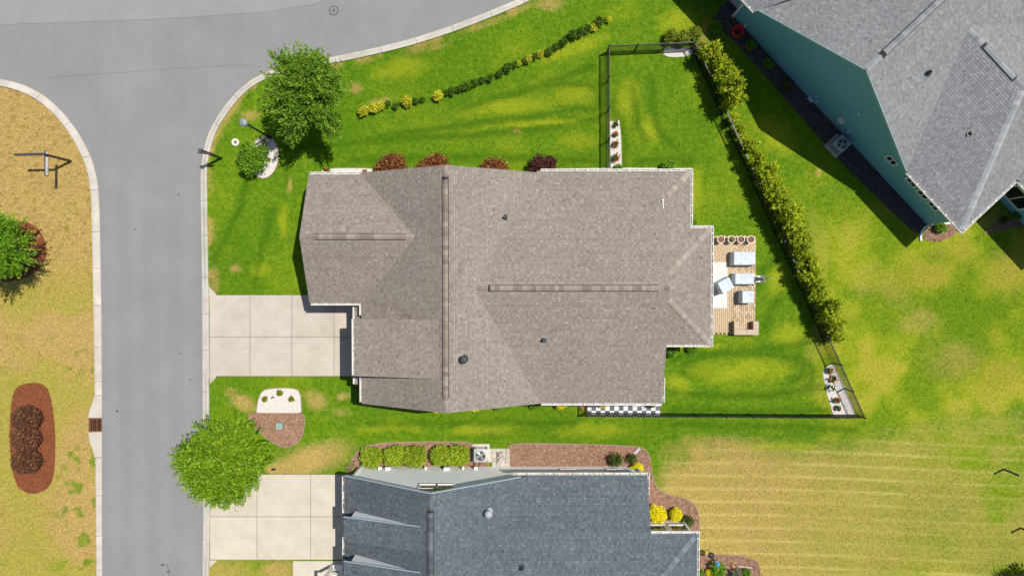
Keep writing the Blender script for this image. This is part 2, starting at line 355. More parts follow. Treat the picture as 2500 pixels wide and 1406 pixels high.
# ---------------------------------------------------------------- road, asphalt passes
ASPH, ASPH2, ASPH3 = asphalt_mat('asphalt', (.218, .221, .230), (.250, .252, .260)), asphalt_mat('asphalt pale', (.246, .248, .255), (.285, .286, .290)), asphalt_mat('asphalt seam', (.15, .15, .155), (.19, .19, .19))
ROAD = G(KERB_L + [(249, 1030)] + KERB_L2 + KERB_R + [(1760, -700), (1480, -480), (1300, -390), (1000, -250), (600, -150), (0, -100), (-1200, -130)])
road = MB().prism(ROAD, -.2, .02).build('road', ASPH); tag(road, 'grey asphalt street forming a T junction', 'road', kind='structure'); NOGRASS.append(ROAD)
SEAM1 = [(-400, 74), (0, 61), (150, 56), (300, 51), (450, 44), (640, 31), (760, 13), (820, -6)]
p2 = MB().prism(G(SEAM1 + [(1000, -190), (600, -135), (0, -88), (-400, -96)]), .0, .024).build('asphalt_lane', ASPH2, road)
p3 = MB()
for a, wd in ((SEAM1, .012), ([(120, 192), (140, 188), (300, 178), (450, 167), (600, 160), (640, 165)], .014)):
    for (a0, b0), (a1, b1) in zip(a[:-1], a[1:]): p3.beam((*P(a0, b0)[:2], .0245), (*P(a1, b1)[:2], .0245), wd * 1.6, .006)
p3.build('asphalt_seam', ASPH3, road)
# small oil spots and a crack
sp = MB()
for u, v, r in ((476, 21, 4), (397, 1378, 4), (286, 1003, 3), (465, 927, 2.2), (440, 862, 2), (330, 560, 2), (436, 475, 2), (410, 1395, 3)):
    c = P(u, v); n = 9; sp.prism([(c[0] + r / 38 * (0.6 + .8 * random.random()) * math.cos(6.283 * i / n), c[1] + r / 38 * (.5 + .8 * random.random()) * math.sin(6.283 * i / n)) for i in range(n)], .0, .0235)
sp.build('oil_stain', M('oil', (.06, .06, .065), .7, .3), road)
cr = MB(); pts = [(405, 1375), (411, 1385), (414, 1397), (412, 1412)]
for a, b in zip(pts[:-1], pts[1:]): cr.beam((*P(*a)[:2], .0225), (*P(*b)[:2], .0225), .03, .006)
cr.build('road_crack', M('oil', (0, 0, 0)), road)

# ---------------------------------------------------------------- kerbs, cast in lengths
KERBC = concrete_mat('kerb concrete', (.42, .395, .35), (.55, .52, .47)); KJOINT = M('kerb joint', (.20, .19, .17), .9, .1)
def resample(pts, step):
    out = [np.array(pts[0], float)]; 
    for a, b in zip(pts[:-1], pts[1:]):
        a = np.array(a, float); b = np.array(b, float); L = np.linalg.norm(b - a); n = max(1, int(round(L / step)))
        for i in range(1, n + 1): out.append(a + (b - a) * i / n)
    return out
def smoothpath(p, it=2):
    for _ in range(it): p = [p[0]] + [(p[i - 1] + 2 * p[i] + p[i + 1]) / 4 for i in range(1, len(p) - 1)] + [p[-1]]
    return p
ROLL = [(0, .022), (.12, .024), (.34, .032), (.52, .085), (.66, .112), (.9, .118), (1.0, .112)]; LOW = [(0, .022), (.12, .024), (.34, .030), (.52, .042), (.66, .050), (.9, .054), (1.0, .05)]
def kerb(name, px, side, label, low=lambda v: False, wfun=lambda v: .46, first=2.5):
    pts = smoothpath(resample(G(px), .42), 2); s = [0.0]
    for a, b in zip(pts[:-1], pts[1:]): s.append(s[-1] + float(np.linalg.norm(b - a)))
    nrm = []
    for i in range(len(pts)):
        d = pts[min(i + 1, len(pts) - 1)] - pts[max(i - 1, 0)]; d = d / np.linalg.norm(d); nrm.append(np.array((-d[1], d[0])) * side)
    def at(t):
        i = min(max(int(np.searchsorted(s, t)) - 1, 0), len(pts) - 2); f = (t - s[i]) / (s[i + 1] - s[i]); return pts[i] * (1 - f) + pts[i + 1] * f, nrm[i] * (1 - f) + nrm[i + 1] * f
    base = MB(); rows = []
    for i in range(len(pts)): rows.append((pts[i] + nrm[i] * .02, pts[i] + nrm[i] * (wfun(PX(*pts[i])[1]) - .03)))
    for (a, b), (c, d) in zip(rows[:-1], rows[1:]): base.add([(*a, .015), (*b, .03), (*d, .03), (*c, .015), (*a, -.1), (*b, -.1), (*d, -.1), (*c, -.1)], [(0, 1, 2, 3), (7, 6, 5, 4), (0, 3, 7, 4), (1, 5, 6, 2)])
    root = base.build(name, KJOINT); tag(root, label, 'kerb', kind='structure')
    t = 0.0; k = 0; total = s[-1]
    while t < total - .05:
        L = min(2.45 + .25 * math.sin(k * 2.3), total - t); n = max(2, int(L / .3)); mb = MB(); rings = []
        for j in range(n + 1):
            p, nn = at(t + .012 + (L - .024) * j / n); v = PX(*p)[1]; prof = LOW if low(v) else ROLL; wd = wfun(v); dz = .004 * math.sin(k * 5.1)
            rings.append([(*(p + nn * (f * wd)), z + dz) for f, z in prof] + [(*(p + nn * wd), -.12), (*p, -.12)])
        m = len(rings[0]); vs = [q for r in rings for q in r]
        fs = [(j * m + i, j * m + (i + 1) % m, (j + 1) * m + (i + 1) % m, (j + 1) * m + i) for j in range(n) for i in range(m)]
        if side < 0: fs = [f[::-1] for f in fs]
        fs += [tuple(range(m)), tuple(range(n * m, n * m + m))[::-1]]
        mb.add(vs, fs); o = mb.build('kerb_segment', KERBC, root); smooth_auto(o, 50)
        t += L; k += 1
    edge = [tuple(p) for p in pts] + [tuple(p + n_ * wfun(PX(*p)[1])) for p, n_ in zip(pts, nrm)][::-1]; NOGRASS.append(edge)
    return root
WL = lambda v: .46 if v < 500 else (.46 - .14 * min(1, max(0, (v - 700) / 600)))
kl = kerb('kerb', KERB_L, -1, 'pale concrete kerb curving round the dead grass corner', wfun=WL)
kerb('kerb', KERB_L2, -1, 'pale concrete kerb running on below the rusty storm drain', wfun=WL)
kerb('kerb', KERB_R, -1, 'pale concrete kerb along the green front lawn and both driveways', low=lambda v: 695 < v < 930 or 1150 < v < 1372, wfun=lambda v: .42)
for nm, pts in (('up', [(232, 966), (249, 966), (249, 1019), (219, 1019), (220, 1004), (227, 985)]), ('dn', [(219, 1054), (249, 1054), (249, 1115), (233, 1115), (228, 1093), (221, 1076)])):
    ring = G(pts); zf = lambda p: .024 + .095 * float(sstep(np.array(PX(*p)[0]), 244, 228))
    o = MB().prism(ring, -.1, zf).build('kerb_segment', KERBC, kl); NOGRASS.append(ring)

# ---------------------------------------------------------------- driveways of cast slabs
CONC = concrete_mat('driveway concrete', (.45, .40, .34), (.53, .475, .415)); CONC2 = concrete_mat('driveway concrete warm', (.50, .45, .37), (.58, .53, .45)); JOINT = M('slab joint', (.13, .115, .10), .95, .1)
def driveway(label, xs, ys, mat, aprons):
    base = MB(); x0, x1, y0, y1 = xs[0], xs[-1], ys[0], ys[-1]; ring = G([(x0, y0), (x1, y0), (x1, y1), (x0, y1)])
    base.prism(ring, -.1, .03); NOGRASS.append(ring)
    for a in aprons: base.prism(G(a), -.1, .028); NOGRASS.append(G(a))
    root = base.build('driveway', JOINT); tag(root, label, 'driveway', kind='structure')
    g = .55
    for a, b in zip(xs[:-1], xs[1:]):
        for c, d in zip(ys[:-1], ys[1:]):
            MB().prism(G([(a + g, c + g), (b - g, c + g), (b - g, d - g), (a + g, d - g)]), .0, .045 + .002 * random.random()).build('slab', mat, root)
    for a in aprons:
        cx, cy = sum(p[0] for p in a) / len(a), sum(p[1] for p in a) / len(a)
        MB().prism(G([(p[0] + (cx - p[0]) * .04, p[1] + (cy - p[1]) * .04) for p in a]), .0, .044).build('slab', mat, root)
driveway('pale concrete driveway of eight slabs leading to the brown roofed house', [512, 611, 713, 816, 915], [720, 822, 918], CONC, [[(510.5, 699), (530, 719), (512, 733)], [(511.5, 906), (530, 919), (513, 939)]])
driveway('warm concrete driveway of six slabs leading to the blue grey roofed house', [513, 628, 759, 872], [1157, 1260, 1365], CONC2, [[(512, 1366), (532, 1366), (512, 1384)]])
walk = G([(716, 1368), (872, 1368), (872, 1500), (716, 1500)]); NOGRASS.append(walk)
o = MB().prism(walk, -.1, .06).build('front_walk', CONC2); tag(o, 'concrete front walk beside the white porch posts', 'walk', kind='structure')

# ---------------------------------------------------------------- planting beds
def smooth_ring(px, it=2):
    p = [np.array(a, float) for a in px]
    for _ in range(it):
        q_ = []
        for i in range(len(p)): a, b = p[i], p[(i + 1) % len(p)]; q_ += [a * .75 + b * .25, a * .25 + b * .75]
        p = q_
    return [tuple(a) for a in p]
def sample_in(ring, n):
    r = np.array(ring); lo, hi = r.min(0), r.max(0); out = np.zeros((0, 2))
    area = .5 * abs(sum(ring[i][0] * ring[i - 1][1] - ring[i - 1][0] * ring[i][1] for i in range(len(ring)))); n = int(n * area)
    while len(out) < n:
        p = RNG.random((n * 2 + 10, 2)) * (hi - lo) + lo; out = np.vstack([out, p[inside(p[:, 0], p[:, 1], ring)]])
    return out[:n]
STONE = chip_mat('white stone', (.52, .49, .46), (.84, .81, .78)); GRAVEL = M('gravel bed', (.58, .55, .52), .9, .1, .2, 40)
EDGE = M('bed edging', (.33, .24, .18), .85, .2)
def octa(c, r, rz, sq):
    a, b = math.cos(rz), math.sin(rz); e = [(1, 0, 0), (0, 1, 0), (-1, 0, 0), (0, -1, 0), (0, 0, 1)]; vs = []
    for x, y, z in e: x *= r; y *= r * sq; vs.append((c[0] + x * a - y * b, c[1] + x * b + y * a, c[2] + z * r * .7))
    return vs, [(0, 1, 4), (1, 2, 4), (2, 3, 4), (3, 0, 4)]
def bed(name, ring, label, base, chips=None, dens=0, z=.02, size=(.02, .045), kind='stone', edging=None, rnd=None):
    NOGRASS.append(ring)
    o = MB().prism(ring, -.05, z).build(name, base); tag(o, label, name.replace('_', ' '), kind='structure')
    if chips:
        mb = MB(); pts = sample_in(ring, dens)
        for x, y in pts:
            mb.tone = random.random(); r = random.uniform(*size)
            if kind == 'stone': mb.add(*octa((x, y, z - r * .1), r, random.random() * 6.3, random.uniform(.55, 1)))
            else:
                a = random.random() * 6.3; L, wd = r * random.uniform(1.0, 2.2), r * .45; dx, dy = math.cos(a), math.sin(a); t = random.uniform(.0, .03); t2 = random.uniform(0, .03)
                mb.add([(x - dx * L - dy * wd, y - dy * L + dx * wd, z + .004 + t), (x - dx * L + dy * wd, y - dy * L - dx * wd, z + .008 + t), (x + dx * L + dy * wd, y + dy * L - dx * wd, z + .006 + t2), (x + dx * L - dy * wd, y + dy * L + dx * wd, z + .012 + t2)], [(0, 1, 2, 3)])
        c = mb.build('stones' if kind == 'stone' else 'chips', chips, o, tone=True); tag(c, kind='stuff')
    if edging:
        e = MB(); n = len(ring)
        for i in range(n):
            if edging is not True and not edging(ring[i]): continue
            e.beam((*ring[i], .03), (*ring[(i + 1) % n], .03), .05, .07)
        if e.v: e.build('edging', EDGE, o)
    return o
gb = lambda px, it=2: [tuple(p) for p in G(smooth_ring(px, it))]
bed('gravel_bed', gb([(636, 336), (662, 334), (676, 352), (682, 378), (678, 405), (664, 428), (645, 438), (626, 432), (612, 410), (610, 370), (622, 345)]), 'white stone bed curving round the clipped shrub under the street lamp', GRAVEL, STONE, 420, edging=True)
bed('gravel_bed', gb([(626, 1008), (626, 1004), (630, 976), (640, 953), (662, 947), (714, 946), (734, 954), (737, 1000), (737, 1008), (700, 1008)], 1), 'square white stone bed with three small plants beside the driveway', GRAVEL, STONE, 420, edging=True)
bed('gravel_bed', G([(1488, 297), (1512, 297), (1516, 330), (1518, 408), (1491, 411)]), 'narrow white stone bed with roses along the fence by the house', GRAVEL, STONE, 420)
bed('gravel_bed', gb([(1618, 119), (1693, 119), (1694, 134), (1660, 141), (1622, 139)], 1), 'short white stone bed in the upper corner of the fence', GRAVEL, STONE, 420)
bed('gravel_bed', G([(2008, 910), (2016, 895), (2028, 889), (2038, 893), (2065, 950), (2089, 1014), (2036, 1017), (2020, 965)]), 'tapering white stone bed with orange flowers in the far fence corner', GRAVEL, STONE, 420)
bed('gravel_bed', gb([(786, 411), (906, 411), (912, 417), (900, 440), (786, 440)], 1), 'white stone strip along the wall of the front gable', GRAVEL, STONE, 420)
bed('gravel_bed', G([(1330, 413), (1500, 410), (1690, 411), (1690, 440), (1330, 440)]), 'thin white stone strip under the long upper gutter', GRAVEL, STONE, 420)
RED1, RED2 = mulch_mat('dyed mulch', (.17, .055, .026), (.26, .092, .044), 34), chip_mat('dyed chips', (.12, .038, .018), (.30, .11, .05))
bed('mulch_bed', gb([(-40, 545), (55, 537), (95, 555), (115, 600), (112, 640), (80, 672), (20, 690), (-40, 680)]), 'round red mulch bed under the feathery tree at the left edge', RED1, RED2, 240, size=(.02, .04), kind='chip')
bed('mulch_bed', gb([(30, 965), (42, 942), (80, 932), (115, 940), (128, 985), (136, 1060), (134, 1150), (122, 1190), (84, 1208), (46, 1195), (30, 1150), (22, 1060)]), 'long oval red mulch bed with three dark purple shrubs', RED1, RED2, 240, size=(.02, .04), kind='chip')
BRN1, BRN2 = mulch_mat('bark mulch', (.22, .115, .075), (.34, .20, .14), 30), chip_mat('bark chips', (.16, .08, .05), (.46, .30, .22))
bed('mulch_bed', gb([(606, 1009), (620, 1009), (737, 1009), (744, 1012), (744, 1040), (738, 1068), (716, 1088), (690, 1092), (650, 1070), (615, 1035)], 1), 'bark mulch bed round the green utility box', BRN1, BRN2, 260, z=.018, kind='chip', edging=lambda p: PX(*p)[1] > 1015)
bed('mulch_bed', gb([(846, 1158), (852, 1135), (868, 1106), (895, 1086), (950, 1078), (1120, 1077), (1146, 1078), (1160, 1092), (1192, 1100), (1192, 1170), (860, 1170)], 2), 'bark mulch bed under the clipped hedge of the blue grey roofed house', BRN1, BRN2, 260, kind='chip', edging=lambda p: PX(*p)[1] < 1130)
bed('mulch_bed', gb([(1236, 1110), (1238, 1090), (1256, 1081), (1400, 1083), (1545, 1088), (1574, 1093), (1586, 1112), (1591, 1150), (1598, 1182), (1618, 1204), (1675, 1215), (1698, 1232), (1707, 1262), (1708, 1310), (1702, 1345), (1560, 1345), (1560, 1170), (1236, 1170)], 2), 'bark mulch bed winding round the back of the blue grey roofed house', BRN1, BRN2, 260, kind='chip', edging=lambda p: PX(*p)[1] < 1130 or PX(*p)[0] > 1580)
bed('mulch_bed', gb([(1690, 1355), (1740, 1352), (1790, 1353), (1835, 1360), (1856, 1376), (1853, 1430), (1690, 1430)], 2), 'bark mulch bed with bird feeder at the bottom edge', BRN1, BRN2, 260, kind='chip', edging=lambda p: PX(*p)[0] > 1745)
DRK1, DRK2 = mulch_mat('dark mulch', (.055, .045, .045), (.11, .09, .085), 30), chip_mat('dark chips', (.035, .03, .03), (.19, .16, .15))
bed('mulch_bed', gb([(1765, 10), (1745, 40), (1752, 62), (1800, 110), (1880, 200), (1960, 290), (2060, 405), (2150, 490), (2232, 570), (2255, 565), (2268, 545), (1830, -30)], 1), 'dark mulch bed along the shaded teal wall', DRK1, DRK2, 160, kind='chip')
bed('mulch_bed', gb([(2252, 585), (2256, 565), (2275, 550), (2330, 546), (2345, 552), (2330, 575), (2290, 592)], 2), 'small mulch bed at the corner of the teal house', BRN1, BRN2, 260, kind='chip')
bed('mulch_bed', gb([(2395, 575), (2420, 550), (2450, 535), (2560, 525), (2560, 545), (2470, 556)], 1), 'mulch bed under the big window of the teal house', BRN1, BRN2, 260, kind='chip')
# ================================================================ HOUSES
def clip_convex(subj, clip):
    """Sutherland-Hodgman; clip is convex, counter-clockwise"""
    out = subj; n = len(clip)
    for i in range(n):
        (ax, ay), (bx, by) = clip[i], clip[(i + 1) % n]; inp = out; out = []
        if not inp: break
        sd = lambda p: (bx - ax) * (p[1] - ay) - (by - ay) * (p[0] - ax)
        for j in range(len(inp)):
            p, q_ = inp[j], inp[(j + 1) % len(inp)]; dp, dq = sd(p), sd(q_)
            if dp >= -1e-9: out.append(p)
            if (dp > 1e-9 and dq < -1e-9) or (dp < -1e-9 and dq > 1e-9):
                t = dp / (dp - dq); out.append((p[0] + (q_[0] - p[0]) * t, p[1] + (q_[1] - p[1]) * t))
    return out
def ccw(p): return p if sum(p[i - 1][0] * p[i][1] - p[i][0] * p[i - 1][1] for i in range(len(p))) > 0 else p[::-1]
IDT = lambda x, y: (x, y)
class House:
    def __init__(s, name, loc, label, cat, mats, T=IDT):
        s.T = T; s.root = thing(name, (*T(*loc), 0), label, cat); s.m = mats
        s.deck = MB(); s.sh = MB(); s.planes = []; s.capjobs = []; s.gut = []
    def plane(s, poly, E, z0, g, p, shingle=True):
        """poly in house plan; E a point on the eave, g unit vector up the slope, p pitch"""
        zf = lambda q_: z0 + p * ((q_[0] - E[0]) * g[0] + (q_[1] - E[1]) * g[1])
        s.planes.append((ccw(poly), zf)); T = s.T
        pts = ccw(poly); n = len(pts)
        vs = [(*T(*q_), zf(q_)) for q_ in pts] + [(*T(*q_), zf(q_) - .16) for q_ in pts]
        s.deck.add(vs, [tuple(range(n)), tuple(range(n, 2 * n))[::-1]] + [(i, n + i, n + (i + 1) % n, (i + 1) % n) for i in range(n)])
        if not shingle: return zf
        pe = (g[1], -g[0]); st_ = [((q_[0] - E[0]) * pe[0] + (q_[1] - E[1]) * pe[1], (q_[0] - E[0]) * g[0] + (q_[1] - E[1]) * g[1]) for q_ in pts]
        st_ = ccw(st_); s0, s1 = min(a for a, b in st_), max(a for a, b in st_); t0, t1 = min(b for a, b in st_), max(b for a, b in st_)
        ex = .145 / math.sqrt(1 + p * p); k0 = int(math.floor(t0 / ex)); k1 = int(math.ceil(t1 / ex))
        for k in range(k0, k1):
            a, b = k * ex, (k + 1) * ex; x = s0 - random.random() * .3; ct_ = random.gauss(0, .03); up = random.random() < .5
            while x < s1:
                wd = random.choice((.10, .13, .16, .2, .26)); q_ = clip_convex([(x, a), (x + wd - .004, a), (x + wd - .004, b - .1 * ex), (x, b - .1 * ex)], st_); x += wd; up = not up
                if len(q_) < 3: continue
                lift = .014 if up else .008
                s.sh.tone = min(1, max(0, (.62 if up else .44) + ct_ + random.gauss(0, .11)))
                tv = []
                for ss, tt in q_:
                    xy = (E[0] + pe[0] * ss + g[0] * tt, E[1] + pe[1] * ss + g[1] * tt); tv.append((*T(*xy), zf(xy) + .003 + lift))
                lo = [i for i, (ss, tt) in enumerate(q_) if tt - a < 1e-6]; nv = len(tv); fs = [tuple(range(nv))]
                if len(lo) == 2:
                    i, j = (lo[0], lo[1]) if (lo[0] + 1) % nv == lo[1] else (lo[1], lo[0])
                    tv += [(tv[i][0], tv[i][1], tv[i][2] - lift - .006), (tv[j][0], tv[j][1], tv[j][2] - lift - .006)]; fs.append((j, i, nv, nv + 1))
                s.sh.add(tv, fs)
        return zf
    def finish_roof(s):
        s.roof = s.deck.build('roof', s.m['deck'], s.root)
        o = s.sh.build('shingles', s.m['shingle'], s.roof, tone=True); tag(o, 'laminated asphalt shingles', kind='stuff')
    def caps(s, a, b, za, zb, sl0, sl1, vent=None, wd=.15, L=.26, cm='cap'):
        """cap shingles from plan point a to b; sl0/sl1 = drop per metre to the right/left of travel; vent=(from,to) in metres"""
        T = s.T; A, B = Vector((*T(*a), za)), Vector((*T(*b), zb)); d = B - A; tot = d.length; d.normalize(); hd = Vector((d.x, d.y, 0)).normalized(); r = Vector((hd.y, -hd.x, 0))
        me = bpy.data.meshes.new('ridge_cap'); h = .014
        vs = []
        for x, hh in ((-.02, h + .012), (L, h)):
            for sd, dr in ((1, sl0), (0, 0), (-1, sl1)): vs.append(Vector((0, 0, 0)) + d * x + r * (sd * wd) + Vector((0, 0, hh + .01 - dr * wd * abs(sd))))
        vs += [v - Vector((0, 0, .022)) for v in vs]
        me.from_pydata([tuple(v) for v in vs], [], [(0, 3, 4, 1), (1, 4, 5, 2), (0, 1, 7, 6), (1, 2, 8, 7), (0, 6, 9, 3), (2, 5, 11, 8), (3, 9, 10, 4), (4, 10, 11, 5)]); me.materials.append(s.m[cm])
        off = wloc(s.roof); n = int(tot / L)
        for i in range(n):
            t = i * L; z = .042 if vent and vent[0] <= t <= vent[1] - L else 0
            mesh_obj('ridge_cap', me, s.roof, tuple(A + d * t + Vector((0, 0, z)) - off))
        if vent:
            mb = MB(); va, vb = A + d * vent[0], A + d * (vent[1] - L * .6); w2 = wd + .04  # dark vent base widened past the caps, standing in for slot and edge shadow
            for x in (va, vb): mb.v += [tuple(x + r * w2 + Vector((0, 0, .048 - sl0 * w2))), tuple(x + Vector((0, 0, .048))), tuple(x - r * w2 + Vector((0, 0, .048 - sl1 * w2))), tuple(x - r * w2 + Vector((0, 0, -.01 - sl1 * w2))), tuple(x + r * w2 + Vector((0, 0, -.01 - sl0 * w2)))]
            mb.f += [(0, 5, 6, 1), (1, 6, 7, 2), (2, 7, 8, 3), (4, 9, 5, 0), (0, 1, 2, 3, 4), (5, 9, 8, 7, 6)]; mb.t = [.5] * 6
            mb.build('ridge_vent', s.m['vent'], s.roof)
    def gutter(s, a, b, z, out, caps=(True, True), step=.62, debris=0.0):
        T = s.T; A, B = Vector((*T(*a), z)), Vector((*T(*b), z)); d = (B - A); tot = d.length; d.normalize()
        o0, o1 = T(0, 0), T(*out); r = Vector((o1[0] - o0[0], o1[1] - o0[1], 0)).normalized(); mb = MB()
        q_ = lambda p, i, j: tuple(p + r * i + Vector((0, 0, j)))
        for i0, i1, j0, j1 in ((-.005, .012, -.12, .015), (.105, .130, -.12, .018)):
            vs = [q_(p, i, j) for p in (A, B) for i, j in ((i0, j0), (i1, j0), (i1, j1), (i0, j1))]
            fs = [(0, 1, 2, 3), (7, 6, 5, 4), (0, 4, 5, 1), (1, 5, 6, 2), (2, 6, 7, 3), (3, 7, 4, 0)]; mb.add(vs, fs)
        g = mb.build('gutter', s.m['white'], s.root); off = wloc(s.root); tb = MB(); tb.add([q_(p, i, j) for p in (A, B) for i, j in ((.012, -.118), (.105, -.118), (.105, -.09), (.012, -.09))], [(0, 1, 2, 3), (7, 6, 5, 4), (0, 4, 5, 1), (1, 5, 6, 2), (2, 6, 7, 3), (3, 7, 4, 0)]); tb.build('trough', M('gutter grime', (.48, .46, .44), .8, .2, .4, 5), g)
        if debris:
            db = MB(); n = int(tot / .2)
            for i in range(n):
                if random.random() < debris: p = A + d * (i * .2 + random.random() * .1) + r * .07; db.box((p.x, p.y, z - .09), (random.uniform(.1, .3), random.uniform(.04, .09), .02), math.atan2(d.y, d.x))
            if db.v: db.build('gutter_debris', M('leaf litter', (.22, .13, .07), .95, .1, .3, 30), g)['kind'] = 'stuff'
        hm = bpy.data.meshes.new('gutter_hanger'); hb = MB(); hb.box((.055, 0, 0), (.14, .045, .014)); hm.from_pydata(hb.v, [], hb.f); hm.materials.append(s.m['white'])
        for i in range(int(tot / step)):
            p = A + d * (step * (i + .5)) + Vector((0, 0, .012)); mesh_obj('gutter_hanger', hm, g, tuple(p - off), math.atan2(r.y, r.x))
        return g
    def wall(s, a, b, z0, top, name='wall', mat='wall', ex=.17, th=.03):
        """lap-sided wall from plan a to b (outside to the right of travel); top = list of (distance, height)"""
        T = s.T; A, B = Vector((*T(*a), 0)), Vector((*T(*b), 0)); d = (B - A); L = d.length; d.normalize(); r = Vector((d.y, -d.x, 0))
        poly = ccw([(0, z0), (L, z0)] + [(x, z) for x, z in top][::-1]); mb = MB(); zt = max(z for x, z in top)
        if len(poly) > 4 or True:
            k = z0
            while k < zt:
                q_ = clip_convex([(-1, k), (L + 1, k), (L + 1, k + ex), (-1, k + ex)], poly); n = len(q_)
                if n >= 3:
                    vs = [A + d * x + Vector((0, 0, z)) + r * (th * .55 * (1 - (z - k) / ex)) for x, z in q_]; vs2 = [A + d * x + Vector((0, 0, z)) - r * .08 for x, z in q_]
                    mb.add(vs + vs2, [tuple(range(n)), tuple(range(n, 2 * n))[::-1]] + [(i, n + i, n + (i + 1) % n, (i + 1) % n) for i in range(n)])
                k += ex
        return mb.build(name, s.m[mat], s.root)
    def window(s, a, b, along, z, wd, ht, panes=2, frame='white', horiz=False):
        T = s.T; A, B = Vector((*T(*a), 0)), Vector((*T(*b), 0)); d = (B - A).normalized(); r = Vector((d.y, -d.x, 0)); ang = math.atan2(d.y, d.x)
        c = A + d * along + Vector((0, 0, z)); f = MB(); t = .09
        bx = lambda mb, x, zz, w_, h_, dep, o_: mb.box(tuple(c + d * x + Vector((0, 0, zz)) + r * o_), (w_, dep, h_), ang)
        bx(f, 0, ht / 2 + t / 2, wd + 2 * t, t, .07, .035); bx(f, 0, -ht / 2 - t / 2, wd + 2 * t, t, .09, .045)
        for k in (-1, 1): bx(f, k * (wd + t) / 2, 0, t, ht, .07, .035)
        if panes == 2:
            if horiz: bx(f, 0, 0, wd, .05, .05, .03)
            else: bx(f, 0, 0, .06, ht, .05, .03)
        w_ = f.build('window', s.m[frame], s.root); g = MB(); bx(g, 0, 0, wd, ht, .02, .022); g.build('pane', GLASS, w_); return w_
k = NT('window glass'); k.b.inputs['Metallic'].default_value = 0; GLASS = k.fin((.012, .016, .018), .03, .9)
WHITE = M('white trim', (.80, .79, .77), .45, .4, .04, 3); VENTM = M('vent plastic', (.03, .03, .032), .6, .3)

# ---------------------------------------------------------------- the brown roofed house
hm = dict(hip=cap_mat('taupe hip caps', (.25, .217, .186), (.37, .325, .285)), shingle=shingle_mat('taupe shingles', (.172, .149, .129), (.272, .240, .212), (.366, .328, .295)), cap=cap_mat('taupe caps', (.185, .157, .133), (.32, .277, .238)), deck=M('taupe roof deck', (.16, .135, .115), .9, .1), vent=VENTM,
          white=WHITE, wall=M('beige siding', (.50, .46, .40), .7, .2, .05, 4), stone=M('soffit white', (.7, .69, .66), .7, .2), gdoor=M('garage door', (.62, .60, .56), .6, .3, .05, 2))
h1 = House('house', (-1, -.5), 'single storey house with a broad taupe shingle roof in the middle of the plot', 'house', hm)
pA = (5.95 - 3.1) / 5.3; pE = (5.95 - 3.1) / 5.4; pB = .293; pC = .488; pS = .225
h1.plane([(-9.0, -7.68), (-3.7, -7.68), (-3.7, 6.1), (-9.0, 6.1)], (-9.0, 0), 3.1, (1, 0), pA)
h1.plane([(1.7, -7.68), (1.7, 6.1), (-3.7, 6.1), (-3.7, -7.68)], (1.7, 0), 3.1, (-1, 0), pE)
zB = 3.1 + pB * 6.93
h1.plane([(1.5, 6.2), (9.0, 6.2), (9.0, -.73), (-2.4, -.73)], (0, 6.2), 3.1, (0, -1), pB)
h1.plane([(1.6, -7.66), (9.0, -7.66), (9.0, -.73), (-2.4, -.73)], (0, -7.66), 3.1, (0, 1), pB)
h1.plane([(9.0, 6.2), (10.65, 6.2), (9.0, 4.55)], (0, 6.2), 3.1, (0, -1), pB)
h1.plane([(10.65, 6.2), (9.0, 4.55), (9.0, 1.1), (10.65, 2.83)], (10.65, 0), 3.1, (-1, 0), pB)
h1.plane([(10.65, 2.83), (11.9, 2.83), (9.0, -.07), (9.0, 1.2)], (0, 2.83), 3.1, (0, -1), pB)
h1.plane([(11.9, 2.83), (11.9, -4.15), (9.0, -1.25), (9.0, -.07)], (11.9, 0), 3.1, (-1, 0), pB)
h1.plane([(11.9, -4.15), (9.0, -4.15), (9.0, -1.25)], (0, -4.15), 3.1, (0, 1), pB)
h1.plane([(-12.1, 6.02), (-8.8, 6.02), (-5.2, 2.2), (-12.1, 2.2)], (0, 6.02), 3.1, (0, -1), pC)
h1.plane([(-12.1, -1.66), (-8.8, -1.66), (-5.2, 2.2), (-12.1, 2.2)], (0, -1.66), 3.1, (0, 1), pC)
h1.plane([(-9.1, -5.8), (-3.85, -5.8), (-3.85, -2.48), (-9.1, -2.48)], (-9.1, 0), 4.6, (1, 0), pS)
h1.plane([(-9.55, -6.64), (-8.5, -6.64), (-8.5, -1.76), (-9.55, -1.76)], (-9.55, 0), 2.42, (1, 0), .3)
h1.finish_roof()
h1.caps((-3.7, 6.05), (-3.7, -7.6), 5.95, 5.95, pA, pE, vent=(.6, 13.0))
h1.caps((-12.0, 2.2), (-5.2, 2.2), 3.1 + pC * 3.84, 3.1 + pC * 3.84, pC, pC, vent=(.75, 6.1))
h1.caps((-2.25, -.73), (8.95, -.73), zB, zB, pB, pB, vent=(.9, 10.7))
h1.caps((10.6, 6.15), (9.0, 4.55), 3.12, 3.60, .17, .17, wd=.16, cm='hip'); h1.caps((11.85, 2.78), (9.0, -.07), 3.12, 3.97, .17, .17, wd=.16, cm='hip'); h1.caps((11.85, -4.1), (9.0, -1.25), 3.12, 3.97, .17, .17, wd=.16, cm='hip')
h1.gutter((-9.0, -7.6), (-9.0, -5.95), 3.08, (-1, 0)); h1.gutter((-9.0, -2.4), (-9.0, -1.8), 3.08, (-1, 0))
h1.gutter((-12.05, -1.66), (-8.98, -1.66), 3.08, (0, -1)); h1.gutter((-12.05, 6.02), (-8.9, 6.02), 3.08, (0, 1))
h1.gutter((1.7, 6.2), (10.65, 6.2), 3.08, (0, 1)); h1.gutter((10.65, 6.34), (10.65, 2.98), 3.08, (1, 0)); h1.gutter((10.65, 2.83), (12.04, 2.83), 3.08, (0, 1)); h1.gutter((11.9, 2.83), (11.9, -4.29), 3.08, (1, 0))
